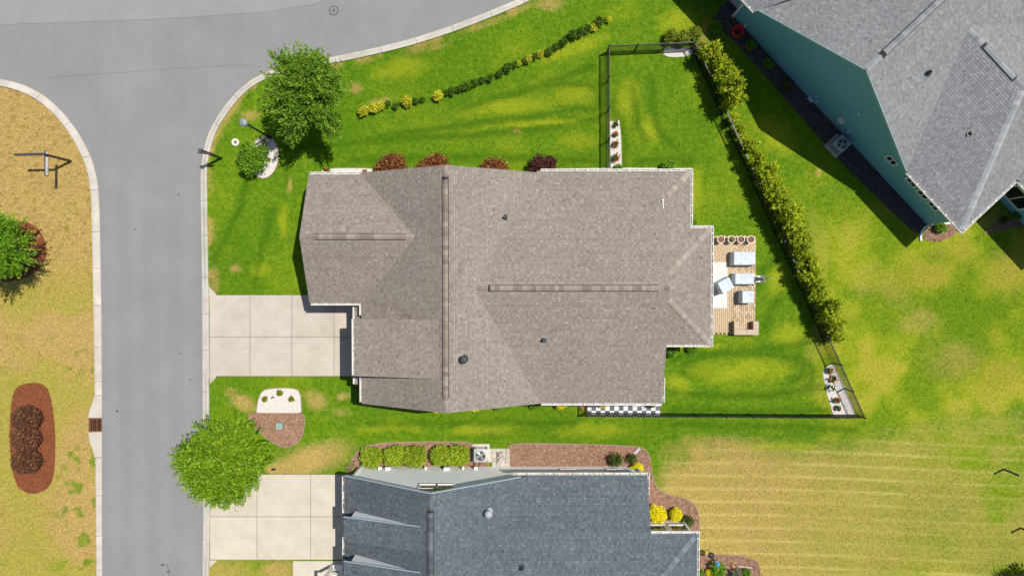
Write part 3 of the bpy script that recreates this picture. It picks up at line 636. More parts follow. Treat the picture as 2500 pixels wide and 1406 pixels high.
h1.gutter((11.9, -4.15), (9.05, -4.15), 3.08, (0, -1)); h1.gutter((9.0, -7.66), (1.75, -7.66), 3.08, (0, -1)); h1.gutter((-9.1, -5.78), (-9.1, -2.5), 4.58, (-1, 0)); h1.gutter((-9.55, -6.62), (-9.55, -1.78), 2.40, (-1, 0))
h1.gutter((9.0, -7.6), (9.0, -6.1), 3.2, (1, 0))
def box_walls(h, x0, x1, y0, y1, zt, gab=()):
    h.wall((x0, y1), (x0, y0), 0, [(0, zt), (y1 - y0, zt)] if 'W' not in gab else [(0, zt), ((y1 - y0) / 2, gab['W']), (y1 - y0, zt)])
    h.wall((x1, y0), (x1, y1), 0, [(0, zt), (y1 - y0, zt)] if 'E' not in gab else [(0, zt), ((y1 - y0) / 2, gab['E']), (y1 - y0, zt)])
    h.wall((x0, y0), (x1, y0), 0, [(0, zt), (x1 - x0, zt)] if 'S' not in gab else [(0, zt), ((x1 - x0) / 2, gab['S']), (x1 - x0, zt)])
    h.wall((x1, y1), (x0, y1), 0, [(0, zt), (x1 - x0, zt)] if 'N' not in gab else [(0, zt), ((x1 - x0) / 2, gab['N']), (x1 - x0, zt)])
box_walls(h1, -8.6, 1.3, -7.35, 5.75, 2.95, dict(N=5.6, S=5.6)); box_walls(h1, -11.75, -8.6, -1.3, 5.65, 2.95, dict(W=4.6)); box_walls(h1, 1.3, 8.6, -7.25, 5.8, 2.95, dict(E=4.7)); box_walls(h1, 8.6, 10.25, 2.45, 5.8, 2.95); box_walls(h1, 8.6, 11.5, -3.8, 2.45, 2.95)
h1.wall((-8.62, -2.55), (-8.62, -5.72), 3.1, [(0, 4.5), (3.17, 4.5)], 'dormer_wall')
for yy, sd in ((-5.72, 1), (-2.56, -1)):
    m_ = MB(); tri = [(-8.62, 3.2), (-8.62, 4.5), (-4.0, 5.6), (-4.0, 5.5)]; m_.v = [(x, yy + dy, z) for dy in (-.03, .03) for x, z in tri]; m_.f = [(0, 1, 2, 3), (7, 6, 5, 4), (0, 4, 5, 1), (1, 5, 6, 2), (2, 6, 7, 3)]; m_.t = [.5] * 5; m_.build('dormer_side', hm['wall'], h1.root)
gd = MB()
for i in range(4): gd.box((-8.68, -4.2, .28 + i * .54), (.08, 4.6, .51))
gd.build('garage_door', hm['gdoor'], h1.root)
h1.window((-11.75, 5.65), (-11.75, -1.3), 3.4, 1.5, 1.6, 1.4); h1.window((11.5, -3.8), (11.5, 2.45), 3.1, 1.5, 2.6, 1.6); h1.window((8.6, 5.8), (1.3, 5.8), 3.2, 1.5, 1.4, 1.3); h1.window((1.3, -7.25), (8.6, -7.25), 2.8, 1.5, 1.4, 1.3)
NOGRASS += [[(-8.6, -7.35), (8.6, -7.35), (8.6, 5.8), (-8.6, 5.8)], [(-11.75, -1.3), (-8, -1.3), (-8, 5.7), (-11.75, 5.7)], [(8, -3.8), (11.5, -3.8), (11.5, 2.4), (8, 2.4)], [(8, 2), (10.3, 2), (10.3, 5.8), (8, 5.8)]]
def vent_pipe(house, x, y, z, r, h_, mat, base=True, name='vent_pipe', cap=False, col=None):
    m_ = MB(); m_.tube((x, y, z - .05), (x, y, z + h_), r, r, 10)
    if cap: m_.lathe((x, y, z + h_), [(r * 1.1, -.12), (r * 2.2, -.10), (r * 2.3, .02), (r * 1.4, .10), (.01, .11)], 12)
    o = m_.build(name, mat, house.roof)
    if base: MB().box((x, y, z + .01), (.34, .34, .03)).lathe((x, y, z), [(r * 2.4, .02), (r * 1.6, .09), (r * 1.05, .16)], 10).build('flashing', col or mat, house.roof)
    return o
PIPE = M('dark vent metal', (.035, .045, .05), .45, .5)
def zmain(x, y, fn): return fn
for (u, v), zz in (((1232, 531), 4.15), ((1327, 829), 4.15)):
    c = P(u, v, zz); z_ = max(f((c[0], c[1])) for pl, f in h1.planes if len(clip_convex([(c[0] - .01, c[1] - .01), (c[0] + .01, c[1] - .01), (c[0] + .01, c[1] + .01)], pl)) > 2)
    vent_pipe(h1, c[0], c[1], z_, .06, .35, PIPE)
c = P(1131, 873, 5.0); vent_pipe(h1, c[0] + .1, c[1], 3.1 + pE * (1.7 - c[0] - .1), .10, .5, PIPE, cap=True)
c = P(1617, 500, 3.6); zc_ = lambda y: 3.1 + pB * (6.2 - y) + .06; MB().tube((c[0], c[1] + .26, zc_(c[1] + .26)), (c[0], c[1] - .26, zc_(c[1] - .26)), .035, .035, 8).tube((c[0], c[1] + .26, zc_(c[1] + .26) - .05), (c[0], c[1] + .26, zc_(c[1] + .26) + .08), .05, .05, 8).build('vent_pipe', WHITE, h1.roof)
# ---------------------------------------------------------------- the blue grey roofed house at the bottom
nm = dict(hip=cap_mat('blue grey hip caps', (.115, .136, .153), (.19, .215, .235)), shingle=shingle_mat('blue grey shingles', (.064, .077, .090), (.110, .133, .152), (.168, .199, .222)), cap=cap_mat('blue grey caps', (.07, .082, .096), (.15, .175, .195)), deck=M('blue grey deck', (.09, .10, .115), .9, .1), vent=VENTM, white=WHITE,
          wall=M('pale blue siding', (.90, .92, .94), .6, .25, .03, 4), trim=M('blue trim', (.45, .55, .68), .5, .3, .03, 3))
h2 = House('house', (-1, -18), 'pale blue sided house with a blue grey shingle roof cut by the bottom edge', 'house', nm)
q2 = .607; r2 = .36
h2.plane([(-10.1, -26), (-4.52, -26), (-4.52, -12.07), (-10.1, -12.07)], (-10.1, 0), 3.0, (1, 0), q2)
h2.plane([(1.06, -26), (1.06, -12.07), (-4.52, -12.07), (-4.52, -26)], (1.06, 0), 3.0, (-1, 0), q2)
zB2 = 3.0 + r2 * 7
h2.plane([(.95, -12.0), (8.15, -12.0), (8.15, -19), (-3.2, -19)], (0, -12.0), 3.0, (0, -1), r2)
h2.plane([(.95, -26), (8.15, -26), (8.15, -19), (-3.2, -19)], (0, -26), 3.0, (0, 1), r2)
h2.plane([(8.15, -15.55), (11.18, -15.55), (8.15, -18.58)], (0, -15.55), 3.0, (0, -1), r2)
h2.plane([(11.18, -15.55), (11.18, -22.6), (8.15, -19.57), (8.15, -18.58)], (11.18, 0), 3.0, (-1, 0), r2)
h2.plane([(11.18, -22.6), (8.15, -22.6), (8.15, -19.57)], (0, -22.6), 3.0, (0, 1), r2)
DORM = [(-15.42, -14.03), (-18.0, -16.62)]
for y0, y1 in DORM: h2.plane([(-9.78, y0), (-5.0, y0), (-5.0, y1), (-9.78, y1)], (-9.78, 0), 4.5, (1, 0), .335)
h2.finish_roof()
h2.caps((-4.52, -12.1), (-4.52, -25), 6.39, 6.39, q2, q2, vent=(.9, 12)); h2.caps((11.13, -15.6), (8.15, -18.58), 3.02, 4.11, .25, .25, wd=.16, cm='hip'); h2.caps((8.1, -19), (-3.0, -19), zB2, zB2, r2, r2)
h2.gutter((-10.1, -12.12), (-10.1, -25.9), 2.98, (-1, 0), debris=.5); h2.gutter((.07, -12.0), (8.15, -12.0), 2.98, (0, 1), debris=.6); h2.gutter((8.15, -15.55), (11.32, -15.55), 2.98, (0, 1)); h2.gutter((11.18, -15.55), (11.18, -22.5), 2.98, (1, 0)); h2.gutter((8.15, -11.86), (8.15, -13.2), 2.98, (1, 0))
h2.wall((1.0, -12.34), (-9.7, -12.34), 0, [(0, 2.95), (5.52, 6.15), (10.7, 2.95)]); h2.wall((8.0, -12.34), (1.0, -12.34), 0, [(0, 2.9), (7.0, 2.9)]); h2.wall((8.0, -25.7), (8.0, -12.34), 0, [(0, 2.9), (6.68, 5.3), (13.36, 2.9)])
h2.wall((11.0, -15.88), (8.0, -15.88), 0, [(0, 2.9), (3, 2.9)]); h2.wall((11.0, -22.3), (11.0, -15.88), 0, [(0, 2.9), (6.42, 2.9)]); h2.wall((-9.7, -12.34), (-9.7, -25.7), 0, [(0, 2.95), (13.36, 2.95)]); h2.wall((-9.7, -25.7), (1.0, -25.7), 0, [(0, 2.9), (5.18, 6.1), (10.7, 2.9)]); h2.wall((1.0, -25.7), (8.0, -25.7), 0, [(0, 2.9), (7.0, 2.9)]); h2.wall((8.0, -22.3), (11.0, -22.3), 0, [(0, 2.9), (3.0, 2.9)])
# rake boards, corner boards
for a, b in (((-10.05, -12.05, 2.92), (-4.52, -12.05, 6.27)), ((-4.52, -12.05, 6.27), (.5, -12.05, 3.22))): MB().beam(a, b, .03, .2).build('rake_board', nm['trim'], h2.root)
for x, y in ((-9.7, -12.3), (8.02, -12.3), (11.02, -15.84)): MB().box((x, y, 1.45), (.14, .14, 2.9)).build('corner_board', WHITE, h2.root)
for y0, y1 in DORM:
    h2.wall((-9.35, y1 - .15), (-9.35, y0 + .15), 3.3, [(0, 4.5), (y1 - y0 - .3, 4.5)], 'dormer_wall')
    for yy in (y0 + .03, y1 - .03):
        m_ = MB(); tri = [(-9.35, 3.4), (-9.35, 4.48), (-5.3, 5.85), (-5.3, 5.75)]; m_.v = [(x, yy + dy, z) for dy in (-.03, .03) for x, z in tri]; m_.f = [(0, 1, 2, 3), (7, 6, 5, 4), (0, 4, 5, 1), (1, 5, 6, 2), (2, 6, 7, 3)]; m_.t = [.5] * 5; m_.build('dormer_side', nm['wall'], h2.root)
    MB().beam((-9.78, y1 + .018, 4.44), (-5.1, y1 + .018, 6.0), .03, .10).build('rake_board', nm['trim'], h2.root)
    h2.window((-9.35, y1 - .15), (-9.35, y0 + .15), (y1 - y0 - .3) / 2, 4.0, .6, .5)
hw = ((1.0, -12.34), (-9.7, -12.34))
for u in (1043, 1085): c = P(u, 1190, 4.6); h2.window(*hw, 1.0 - c[0], 4.6, .92, 1.25, horiz=True)
for u in (1388, 1503): c = P(u, 1149, 1.4); h2.window((8.0, -12.34), (1.0, -12.34), 8.0 - c[0], 1.55, .8, 1.3)
for u in (1608, 1660): c = P(u, 1286, 1.6); h2.window((11.0, -15.88), (8.0, -15.88), 11.0 - c[0], 1.6, .95, 1.5, horiz=True)
# fittings on the sunlit side wall
fit = MB()
for u, v, w_, h_ in ((948, 1150, .34, .3), (1091, 1148, .36, .5), (1040, 1145, .14, .14), (1131, 1146, .12, .1), (1162, 1148, .2, .16), (928, 1148, .2, .12)):
    c = P(u, v, .7); MB().box((c[0], -12.22, .75), (w_, .16, h_)).build('wall_box', WHITE, h2.root)
c = P(1091, 1138, .4); MB().box((c[0], -12.2, .3), (.2, .14, .6)).build('meter_pipe', M('grey metal', (.35, .36, .37), .4, .5, metal=.6), h2.root)
mc = P(1195, 1253, 4.8); vent_pipe(h2, mc[0] - .05, mc[1], 3.0 + q2 * (1.06 - mc[0]), .10, .55, M('galvanised', (.55, .58, .6), .35, .5, metal=.5), cap=True)
mc = P(1274, 1390, 5.0); vent_pipe(h2, mc[0], mc[1], 3.0 + r2 * (-12.0 - mc[1]), .06, .35, PIPE)
NOGRASS += [[(-9.7, -26), (8.0, -26), (8.0, -12.34), (-9.7, -12.34)], [(7, -22), (11, -22), (11, -15.9), (7, -15.9)]]
# front porch posts with crossed railing
pr = thing('porch', (*P(806, 1380)[:2], 0), 'white porch posts with crossed braces at the corner of the blue grey roofed house', 'porch')
PW = M('porch white', (.78, .78, .77), .45, .35, .05, 5); px0 = P(812, 1376); px1 = P(872, 1380)
for x in (px0[0], px0[0] + .16): MB().box((x, px0[1], 1.2), (.09, .09, 2.4)).build('post', PW, pr)
MB().box((px0[0] - .1, px0[1] - 2.0, 1.2), (.16, .16, 2.4)).build('post', PW, pr)
MB().beam((px0[0] - .1, px0[1] + .1, 2.45), (px0[0] - .1, px0[1] - 4.0, 2.45), .16, .14).build('beam', PW, pr)
MB().box(((px0[0] + px1[0]) / 2 - .1, px0[1] + .02, .52), (1.1, .28, .08)).build('bench_board', PW, pr)
for a, b in (((0, .15), (1.35, .85)), ((0, .85), (1.35, .15)), ((0, .9), (1.4, .9)), ((0, .1), (1.4, .1))): MB().beam((px0[0] + .2 + a[0], px0[1] - .3, a[1]), (px0[0] + .2 + b[0], px0[1] - .3, b[1]), .05, .07).build('brace', PW, pr)

# ---------------------------------------------------------------- the teal house, turned to the plot
TA = np.array(P(1790, 40)[:2]); TB = np.array(P(2262, 548)[:2]); TD = (TB - TA) / np.linalg.norm(TB - TA); TN = np.array((-TD[1], TD[0]))
TT = lambda a, b: (float(TA[0] + TD[0] * a + TN[0] * b), float(TA[1] + TD[1] * a + TN[1] * b))
tm = dict(hip=cap_mat('slate hip caps', (.27, .285, .30), (.38, .395, .41)), shingle=shingle_mat('slate shingles', (.155, .162, .173), (.245, .255, .268), (.345, .355, .368)), cap=cap_mat('slate caps', (.20, .212, .228), (.32, .335, .35)), deck=M('slate deck', (.15, .16, .175), .9, .1), vent=VENTM, white=WHITE,
          wall=M('teal siding', (.185, .425, .490), .6, .25, .04, 3), trim=M('teal trim', (.25, .42, .46), .5, .3, .03, 3), grey=M('pale grey siding', (.50, .55, .60), .6, .25, .03, 4))
h3 = House('house', (9, 4), 'teal sided house with a slate grey roof in the upper right corner', 'house', tm, TT)
h3.plane([(.8, -.42), (7.33, -.42), (7.33, 15), (.8, 15)], (.8, 0), 3.4, (1, 0), 4.0 / 6.53)
h3.plane([(13.85, -.42), (13.85, 15), (7.33, 15), (7.33, -.42)], (13.85, 0), 3.4, (-1, 0), 4.0 / 6.52)
h3.plane([(13.6, -.38), (18.7, -.38), (14.2, 6.1), (9.7, 6.1)], (0, -.38), 3.4, (0, 1), .39)
h3.plane([(18.7, -.38), (18.7, 12.6), (14.2, 6.1)], (18.7, 0), 3.4, (-1, 0), .561)
h3.plane([(9.7, 6.1), (14.2, 6.1), (18.7, 12.6), (13.6, 12.6)], (0, 12.6), 3.4, (0, -1), .389)
h3.plane([(18.5, 4.04), (25, 4.04), (25, 9), (14.6, 9)], (0, 4.04), 3.4, (0, 1), .355)
h3.plane([(.9, -.55), (-5, -.55), (-5, 6), (4.6, 6)], (0, -.55), 3.4, (0, 1), .57)
h3.finish_roof()
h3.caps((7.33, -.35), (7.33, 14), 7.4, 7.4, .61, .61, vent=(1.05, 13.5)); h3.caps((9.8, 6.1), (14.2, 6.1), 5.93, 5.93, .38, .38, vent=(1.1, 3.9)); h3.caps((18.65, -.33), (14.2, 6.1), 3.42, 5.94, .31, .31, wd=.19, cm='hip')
h3.gutter((13.95, -.38), (18.7, -.38), 3.38, (0, -1)); h3.gutter((18.7, -.52), (18.7, 3.95), 3.38, (1, 0)); h3.gutter((-4.8, -.55), (.85, -.55), 3.38, (0, -1)); h3.gutter((18.9, 4.04), (25, 4.04), 3.38, (0, -1))
h3.wall((.95, 0), (13.7, 0), 0, [(0, 3.35), (6.38, 7.2), (12.75, 3.35)]); h3.wall((0, 0), (.95, 0), 0, [(0, 3.3), (.95, 3.35)]); h3.wall((13.7, 0), (18.2, 0), 0, [(0, 3.35), (4.5, 3.3)]); h3.wall((18.2, 0), (18.2, 4.5), 0, [(0, 3.3), (4.5, 3.3)]); h3.wall((18.2, 4.5), (24.7, 4.5), 0, [(0, 3.3), (6.5, 3.3)]); h3.wall((-4.7, .5), (0, .5), 0, [(0, 3.3), (4.7, 3.3)], mat='grey'); h3.wall((24.7, 4.5), (24.7, 12), 0, [(0, 3.3), (7.5, 3.3)])
h3.wall((0, .5), (0, 0), 0, [(0, 3.3), (.5, 3.3)], mat='grey')
for a, b, za, zb in ((.8, 7.33, 3.32, 7.30), (7.33, 13.85, 7.30, 3.32)): MB().beam((*TT(a, -.43), za), (*TT(b, -.43), zb), .03, .2).build('rake_board', tm['trim'], h3.root)
MB().box((*TT(0, -.02), 1.65), (.16, .16, 3.3), math.atan2(TD[1], TD[0])).build('corner_board', WHITE, h3.root)
def wall_hit(u, v):                         # where a photo ray meets the teal wall plane
    best = min((abs(float(np.dot(np.array(P(u, v, z)[:2]) - TA, TN))), z) for z in np.arange(0, 6, .02)); z = best[1]
    return float(np.dot(np.array(P(u, v, z)[:2]) - TA, TD)), z
for u, v in ((2178, 391), (2228, 444), (2255, 474), (2282, 502)):
    a, z = wall_hit(u, v); h3.window((0, 0), (18.2, 0), a, z, .62, .5)
h3.window((18.2, 4.5), (24.7, 4.5), 2.1, 1.55, 1.7, 1.5)
for u, v, w_, hh, nm_ in ((2056, 292, .45, .55, 'electric_panel'), (2101, 276, .16, .16, 'wall_vent'), (1980, 242, .4, .3, 'meter_box'), (1996, 247, .12, .2, 'wall_box'), (1822, 62, .14, .14, 'wall_light'), (2072, 320, .14, .1, 'wall_box')):
    a, z = wall_hit(u, v); MB().box((*TT(a, -.07), z), (w_, .16, hh), math.atan2(TD[1], TD[0])).build(nm_, M('utility grey', (.62, .66, .68), .5, .35), h3.root)
a_, b_ = 9.0, 4.6
vz = 3.4 + 4.0 / 6.52 * (13.85 - 10.0); vent_pipe(h3, *TT(10.0, 2.9), vz, .08, .5, PIPE, cap=False)
vent_pipe(h3, *TT(14.4, 3.0), 3.4 + .39 * 3.38, .06, .2, PIPE)
NOGRASS += [[TT(-4.7, .5), TT(0, 0), TT(18.2, 0), TT(18.2, 4.5), TT(24.7, 4.5), TT(24.7, 14), TT(-4.7, 14)]]
# ================================================================ PLANTS
def foliage(name, seed, R, zc, ntw, k, tw, L, W, mat, spread=.05, lobes=.16, low=-.35, out=.7, droop=.0, inner=.35, sprays=0, sw=.2, boxy=1.0):
    r = np.random.default_rng(seed); u = r.normal(size=(ntw, 3)); u /= np.linalg.norm(u, axis=1)[:, None]; u[:, 2] = np.where(u[:, 2] < low, -u[:, 2], u[:, 2])
    fr = None
    if sprays:
        ax0 = u[:sprays].copy(); ln = r.uniform(.62, 1.22, sprays); which = r.integers(0, sprays, ntw); u = ax0[which] + r.normal(size=(ntw, 3)) * sw; u /= np.linalg.norm(u, axis=1)[:, None]; fr = ln[which]
    if boxy != 1.0: u = np.sign(u) * np.abs(u) ** boxy; u = u / (np.max(np.abs(u), axis=1)[:, None] ** .55 * np.linalg.norm(u, axis=1)[:, None] ** .45)
    th = np.arctan2(u[:, 1], u[:, 0]); lob = 1 + lobes * (np.sin(3 * th + seed) * .5 + np.sin(5 * th + 2.1 * seed + 3 * u[:, 2]) * .5 + np.sin(8 * th + 1.3 * seed) * .35) + r.normal(size=ntw) * lobes * .35
    rad = (inner + (1 - inner) * r.random(ntw) ** .55) * (lob if fr is None else fr); st_ = u * rad[:, None] * np.array(R) * (1 - .5 * tw / max(R))
    d = u * np.array((1, 1, .55)) * out + r.normal(size=(ntw, 3)) * .4 + np.array((0, 0, .15 - droop)); d /= np.linalg.norm(d, axis=1)[:, None]
    t = (np.arange(k) + r.random((ntw, k))) / k - .35; pos = st_[:, None, :] + d[:, None, :] * (t * tw)[:, :, None] + r.normal(size=(ntw, k, 3)) * spread
    ax = d[:, None, :] + r.normal(size=(ntw, k, 3)) * .65; ax /= np.linalg.norm(ax, axis=2)[:, :, None]
    sd = np.cross(ax, np.array((0, 0, 1.0)) + r.normal(size=(ntw, k, 3)) * .55); sd /= np.linalg.norm(sd, axis=2)[:, :, None] + 1e-6
    sz = r.uniform(.65, 1.25, size=(ntw, k, 1)); a = ax * L * sz; b = sd * W * sz; p = pos + np.array((0, 0, zc))
    q_ = np.stack([p - a * .5, p + b * .5 - a * .05, p + a * .5 - np.array((0, 0, .12)) * L, p - b * .5 - a * .05], 2).reshape(-1, 3)
    q_[:, 2] = np.maximum(q_[:, 2], .02)
    tone = np.clip(.5 + r.normal(size=(ntw, 1)) * .16 + r.normal(size=(ntw, k)) * .18, 0, 1)
    return np_mesh(name, q_, None, 4, mat, attrs={'tone': np.repeat(tone.ravel(), 4)})
BARK = M('bark', (.16, .115, .08), .9, .1, .3, 9, bump=.6, bscale=30)
def trunk_mesh(h_, r0, seed, nb=7, reach=1.2, lo=.4):
    r = random.Random(seed); mb = MB(); mb.tube((0, 0, -.05), (0, 0, h_ * .5), r0, r0 * .75, 8); mb.tube((0, 0, h_ * .5), (.05, .03, h_), r0 * .75, r0 * .25, 8)
    for i in range(nb):
        a = 6.283 * i / nb + r.random(); z = h_ * (lo + .5 * r.random()); m_ = (math.cos(a) * reach * .5, math.sin(a) * reach * .5, z + .35 * reach); e = (math.cos(a + .3) * reach, math.sin(a + .3) * reach, z + .75 * reach)
        mb.tube((0, 0, z), m_, r0 * .4, r0 * .28, 6); mb.tube(m_, e, r0 * .28, r0 * .08, 6)
    return mb
def tree(name, u, v, z, label, crown_me, tr, group=None, rotz=0.0):
    c = P(u, v, z); t = thing(name, (c[0], c[1], 0), label, 'tree', group)
    mesh_obj('crown', crown_me, t, rotz=rotz)
    me = bpy.data.meshes.new('trunk'); me.from_pydata(tr.v, [], tr.f); me.materials.append(BARK); mesh_obj('trunk', me, t); return t
L_OAK = leaf_mat('oak leaves', (.06, .145, .008), (.145, .280, .016), (.34, .50, .05)); L_LIME = leaf_mat('bright leaves', (.10, .21, .008), (.225, .405, .012), (.45, .62, .04)); L_FEATH = leaf_mat('feathery leaves', (.07, .19, .008), (.17, .37, .018), (.36, .58, .04))
L_DARK = leaf_mat('dark needles', (.012, .016, .010), (.022, .028, .014), (.05, .05, .03), .1)
tree('street_tree', 752, 234, 3.6, 'dark green spreading tree overhanging the kerb at the corner lawn', foliage('crown', 3, (2.65, 2.9, 2.0), 3.7, 1700, 22, .9, .19, .08, L_OAK, .06, .2, inner=.12, out=1.15, sprays=58, sw=.135), trunk_mesh(4.6, .13, 3, 9, 1.6))
tree('street_tree', 551, 1122, 2.7, 'bright green round tree covering the edge of the lower driveway', foliage('crown', 8, (2.85, 2.6, 1.8), 2.9, 2700, 19, .6, .18, .08, L_LIME, .05, .15, inner=.3, out=.9, sprays=170, sw=.14), trunk_mesh(3.6, .12, 5, 8, 1.5))
tree('street_tree', 14, 615, 3.0, 'feathery light green tree cut by the left edge', foliage('crown', 14, (1.85, 2.3, 1.8), 3.2, 800, 24, .9, .18, .06, L_FEATH, .05, .24, inner=.1, out=1.2, sprays=50, sw=.12), trunk_mesh(3.9, .11, 7, 8, 1.4))
tree('evergreen_tree', 2596, 1492, 2.6, 'very dark evergreen tree in the bottom right corner', foliage('crown', 21, (2.2, 2.4, 2.3), 2.6, 1500, 12, .6, .2, .07, L_DARK, .06, .14), trunk_mesh(4.0, .14, 9, 6, 1.2))

def shrub(name, u, v, z, me, label, group=None, s=1.0, cat='shrub', sz=None, rotz=None, stem=True):
    c = P(u, v, z); o = mesh_obj(name, me, None, (c[0], c[1], 0), random.random() * 6.28 if rotz is None else rotz); o.scale = (s, s, sz or s); tag(o, label, cat, group); return o
ORD = ['first', 'second', 'third', 'fourth', 'fifth', 'sixth', 'seventh', 'eighth', 'ninth', 'tenth', 'eleventh', 'twelfth', 'thirteenth', 'fourteenth', 'fifteenth', 'sixteenth', 'seventeenth', 'eighteenth', 'nineteenth', 'twentieth', 'twenty-first', 'twenty-second', 'twenty-third', 'twenty-fourth', 'twenty-fifth', 'twenty-sixth', 'twenty-seventh', 'twenty-eighth', 'twenty-ninth', 'thirtieth', 'thirty-first', 'thirty-second']
# tall hedge outside the black fence
L_HEDGE = leaf_mat('hedge leaves', (.11, .17, .006), (.38, .48, .016), (.70, .71, .045), .38)
HEDGE_ME = [foliage('foliage', 40 + i, (.60, .60, 1.15), 1.3, 230, 13, .55, .18, .08, L_HEDGE, .05, .36, low=-.8, inner=.1, out=1.0, sprays=26, sw=.2) for i in range(5)]
fence_x = lambda v: 2113 + (v - 1021) * .4514         # photo column of the top rail
hedge = [(128, 28, .85), (158, 30, .92), (188, 32, .98), (216, 30, 1.0), (243, 24, .88), (285, 18, .62), (312, 20, .66), (338, 22, .68), (362, 24, .74), (392, 26, .8), (420, 28, .86), (446, 32, .95), (470, 30, .9), (494, 28, .9), (518, 30, .95), (543, 30, .9), (567, 32, .98), (592, 30, .95), (616, 30, .95), (641, 30, 1.0), (666, 30, .95), (692, 30, 1.0), (717, 28, .92), (742, 28, .92), (768, 26, .92), (794, 24, .88), (820, 18, .82)]
for i, (v, du, s) in enumerate(hedge):
    s *= random.uniform(.85, 1.18); u = fence_x(v) + du + random.uniform(-7, 7); c = P(u, v, 1.3); t = thing('hedge_shrub', (c[0], c[1], 0), f'yellow-green shrub of the tall fence hedge, {ORD[i]} from its upper end', 'shrub', 'evergreen hedge along the fence')
    o = mesh_obj('foliage', HEDGE_ME[i % 5], t, rotz=i * 1.9); o.scale = (s, s, s * random.uniform(.95, 1.12))
    mb = trunk_mesh(1.7 * s, .035, i, 5, .35, .2); me = bpy.data.meshes.new('stem'); me.from_pydata(mb.v, [], mb.f); me.materials.append(BARK); mesh_obj('stem', me, t)
# low hedge row across the side lawn
L_LOW = leaf_mat('low hedge leaves', (.03, .08, .008), (.08, .17, .012), (.24, .36, .02)); L_GOLD = leaf_mat('golden leaves', (.28, .33, .015), (.55, .56, .025), (.78, .72, .06), .3)
LOWG = [foliage('shrub', 60 + i, (.27, .27, .30), .3, 95, 7, .2, .10, .055, L_LOW, .03, .2) for i in range(3)]; GOLD = [foliage('shrub', 66 + i, (.36, .36, .34), .34, 130, 7, .2, .10, .065, L_GOLD, .03, .18) for i in range(3)]
rowY = [(888, 270, 1.1, 'large gold leaved shrub at the left end of the low hedge row'), (911, 264, 1.0, 'gold leaved shrub, second from the left end of the low hedge row'), (929, 259, .85, 'gold and orange leaved shrub, third from the left end of the low hedge row'), (993, 248, 1.05, 'single gold shrub between dark ones near the left part of the low hedge row'), (1069, 236, 1.0, 'single gold shrub standing alone after the gap in the low hedge row'), (1268, 154, .55, 'small yellow-green shrub, left of the pair in the middle of the low hedge row'), (1290, 143, .8, 'yellow-green shrub in the middle of the low hedge row'), (1320, 130, .72, 'yellow-green shrub just past the middle of the low hedge row'), (1449, 66, .75, 'yellow shrub between dark ones near the right end of the low hedge row'), (1487, 46, .62, 'small yellow shrub at the very right end of the low hedge row')]
for i, (u, v, s, lab) in enumerate(rowY): shrub('golden_shrub', u, v, .35, GOLD[i % 3], lab, 'low hedge row across the lawn', s)
rowG = [(946, 254, .8), (966, 258, .85), (1014, 247, .8), (1031, 243, .7), (1090, 226, .75), (1103, 223, 1.05), (1122, 217, .95), (1140, 210, 1.15), (1158, 203, 1.0), (1176, 196, .85), (1196, 190, 1.0), (1220, 180, .9), (1240, 166, 1.1), (1256, 158, .85), (1281, 150, .75), (1306, 138, .8), (1340, 127, 1.0), (1355, 116, .85), (1374, 105, 1.1), (1400, 86, 1.2), (1418, 79, 1.15), (1434, 71, 1.0), (1463, 55, 1.2)]
for i, (u, v, s) in enumerate(rowG): shrub('hedge_shrub', u, v, .3, LOWG[i % 3], f'small dark green shrub in the low hedge row, {ORD[i]} dark one from the left', 'low hedge row across the lawn', s)
# red and purple shrubs
L_RED = leaf_mat('copper leaves', (.085, .026, .016), (.21, .065, .026), (.50, .26, .07), .25); L_PUR = leaf_mat('purple leaves', (.045, .014, .016), (.10, .032, .030), (.17, .06, .045), .2); L_MAR = leaf_mat('maroon leaves', (.075, .028, .024), (.155, .062, .046), (.40, .22, .05), .15)
REDS = [foliage('shrub', 80 + i, (1.08, .85, .7), .75, 420, 9, .5, .15, .07, L_RED, .05, .18) for i in range(2)]; PURP = foliage('shrub', 83, (.95, .8, .75), .8, 420, 8, .35, .15, .07, L_PUR, .05, .18)
shrub('copper_shrub', 957, 408, .8, REDS[0], 'copper red shrub by the stone strip, leftmost along the upper wall', 'copper shrubs along the wall', rotz=.1); shrub('copper_shrub', 1060, 408, .8, REDS[1], 'copper red shrub under the peak of the roof, second from the left along the wall', 'copper shrubs along the wall', rotz=.2)
shrub('copper_shrub', 1208, 414, .8, REDS[0], 'copper red shrub, third from the left along the upper wall', 'copper shrubs along the wall', .9, rotz=3.0); shrub('purple_shrub', 1326, 408, .8, PURP, 'dark purple shrub at the left end of the long upper gutter', rotz=.3)
DOME = foliage('shrub', 90, (.98, .84, .72), .45, 900, 8, .16, .085, .05, L_MAR, .03, .05, low=-.2, inner=.7)
for (u, v), lab in zip(((63, 1022), (61, 1071), (62, 1126)), ('upper', 'middle', 'lower')): shrub('purple_shrub', u, v, .6, DOME, f'clipped dark purple dome shrub, {lab} one of three in the oval mulch bed', 'purple dome shrubs in the oval bed', rotz={'u': .2, 'm': 2.0, 'l': 4.0}[lab[0]] * 0 + .0)
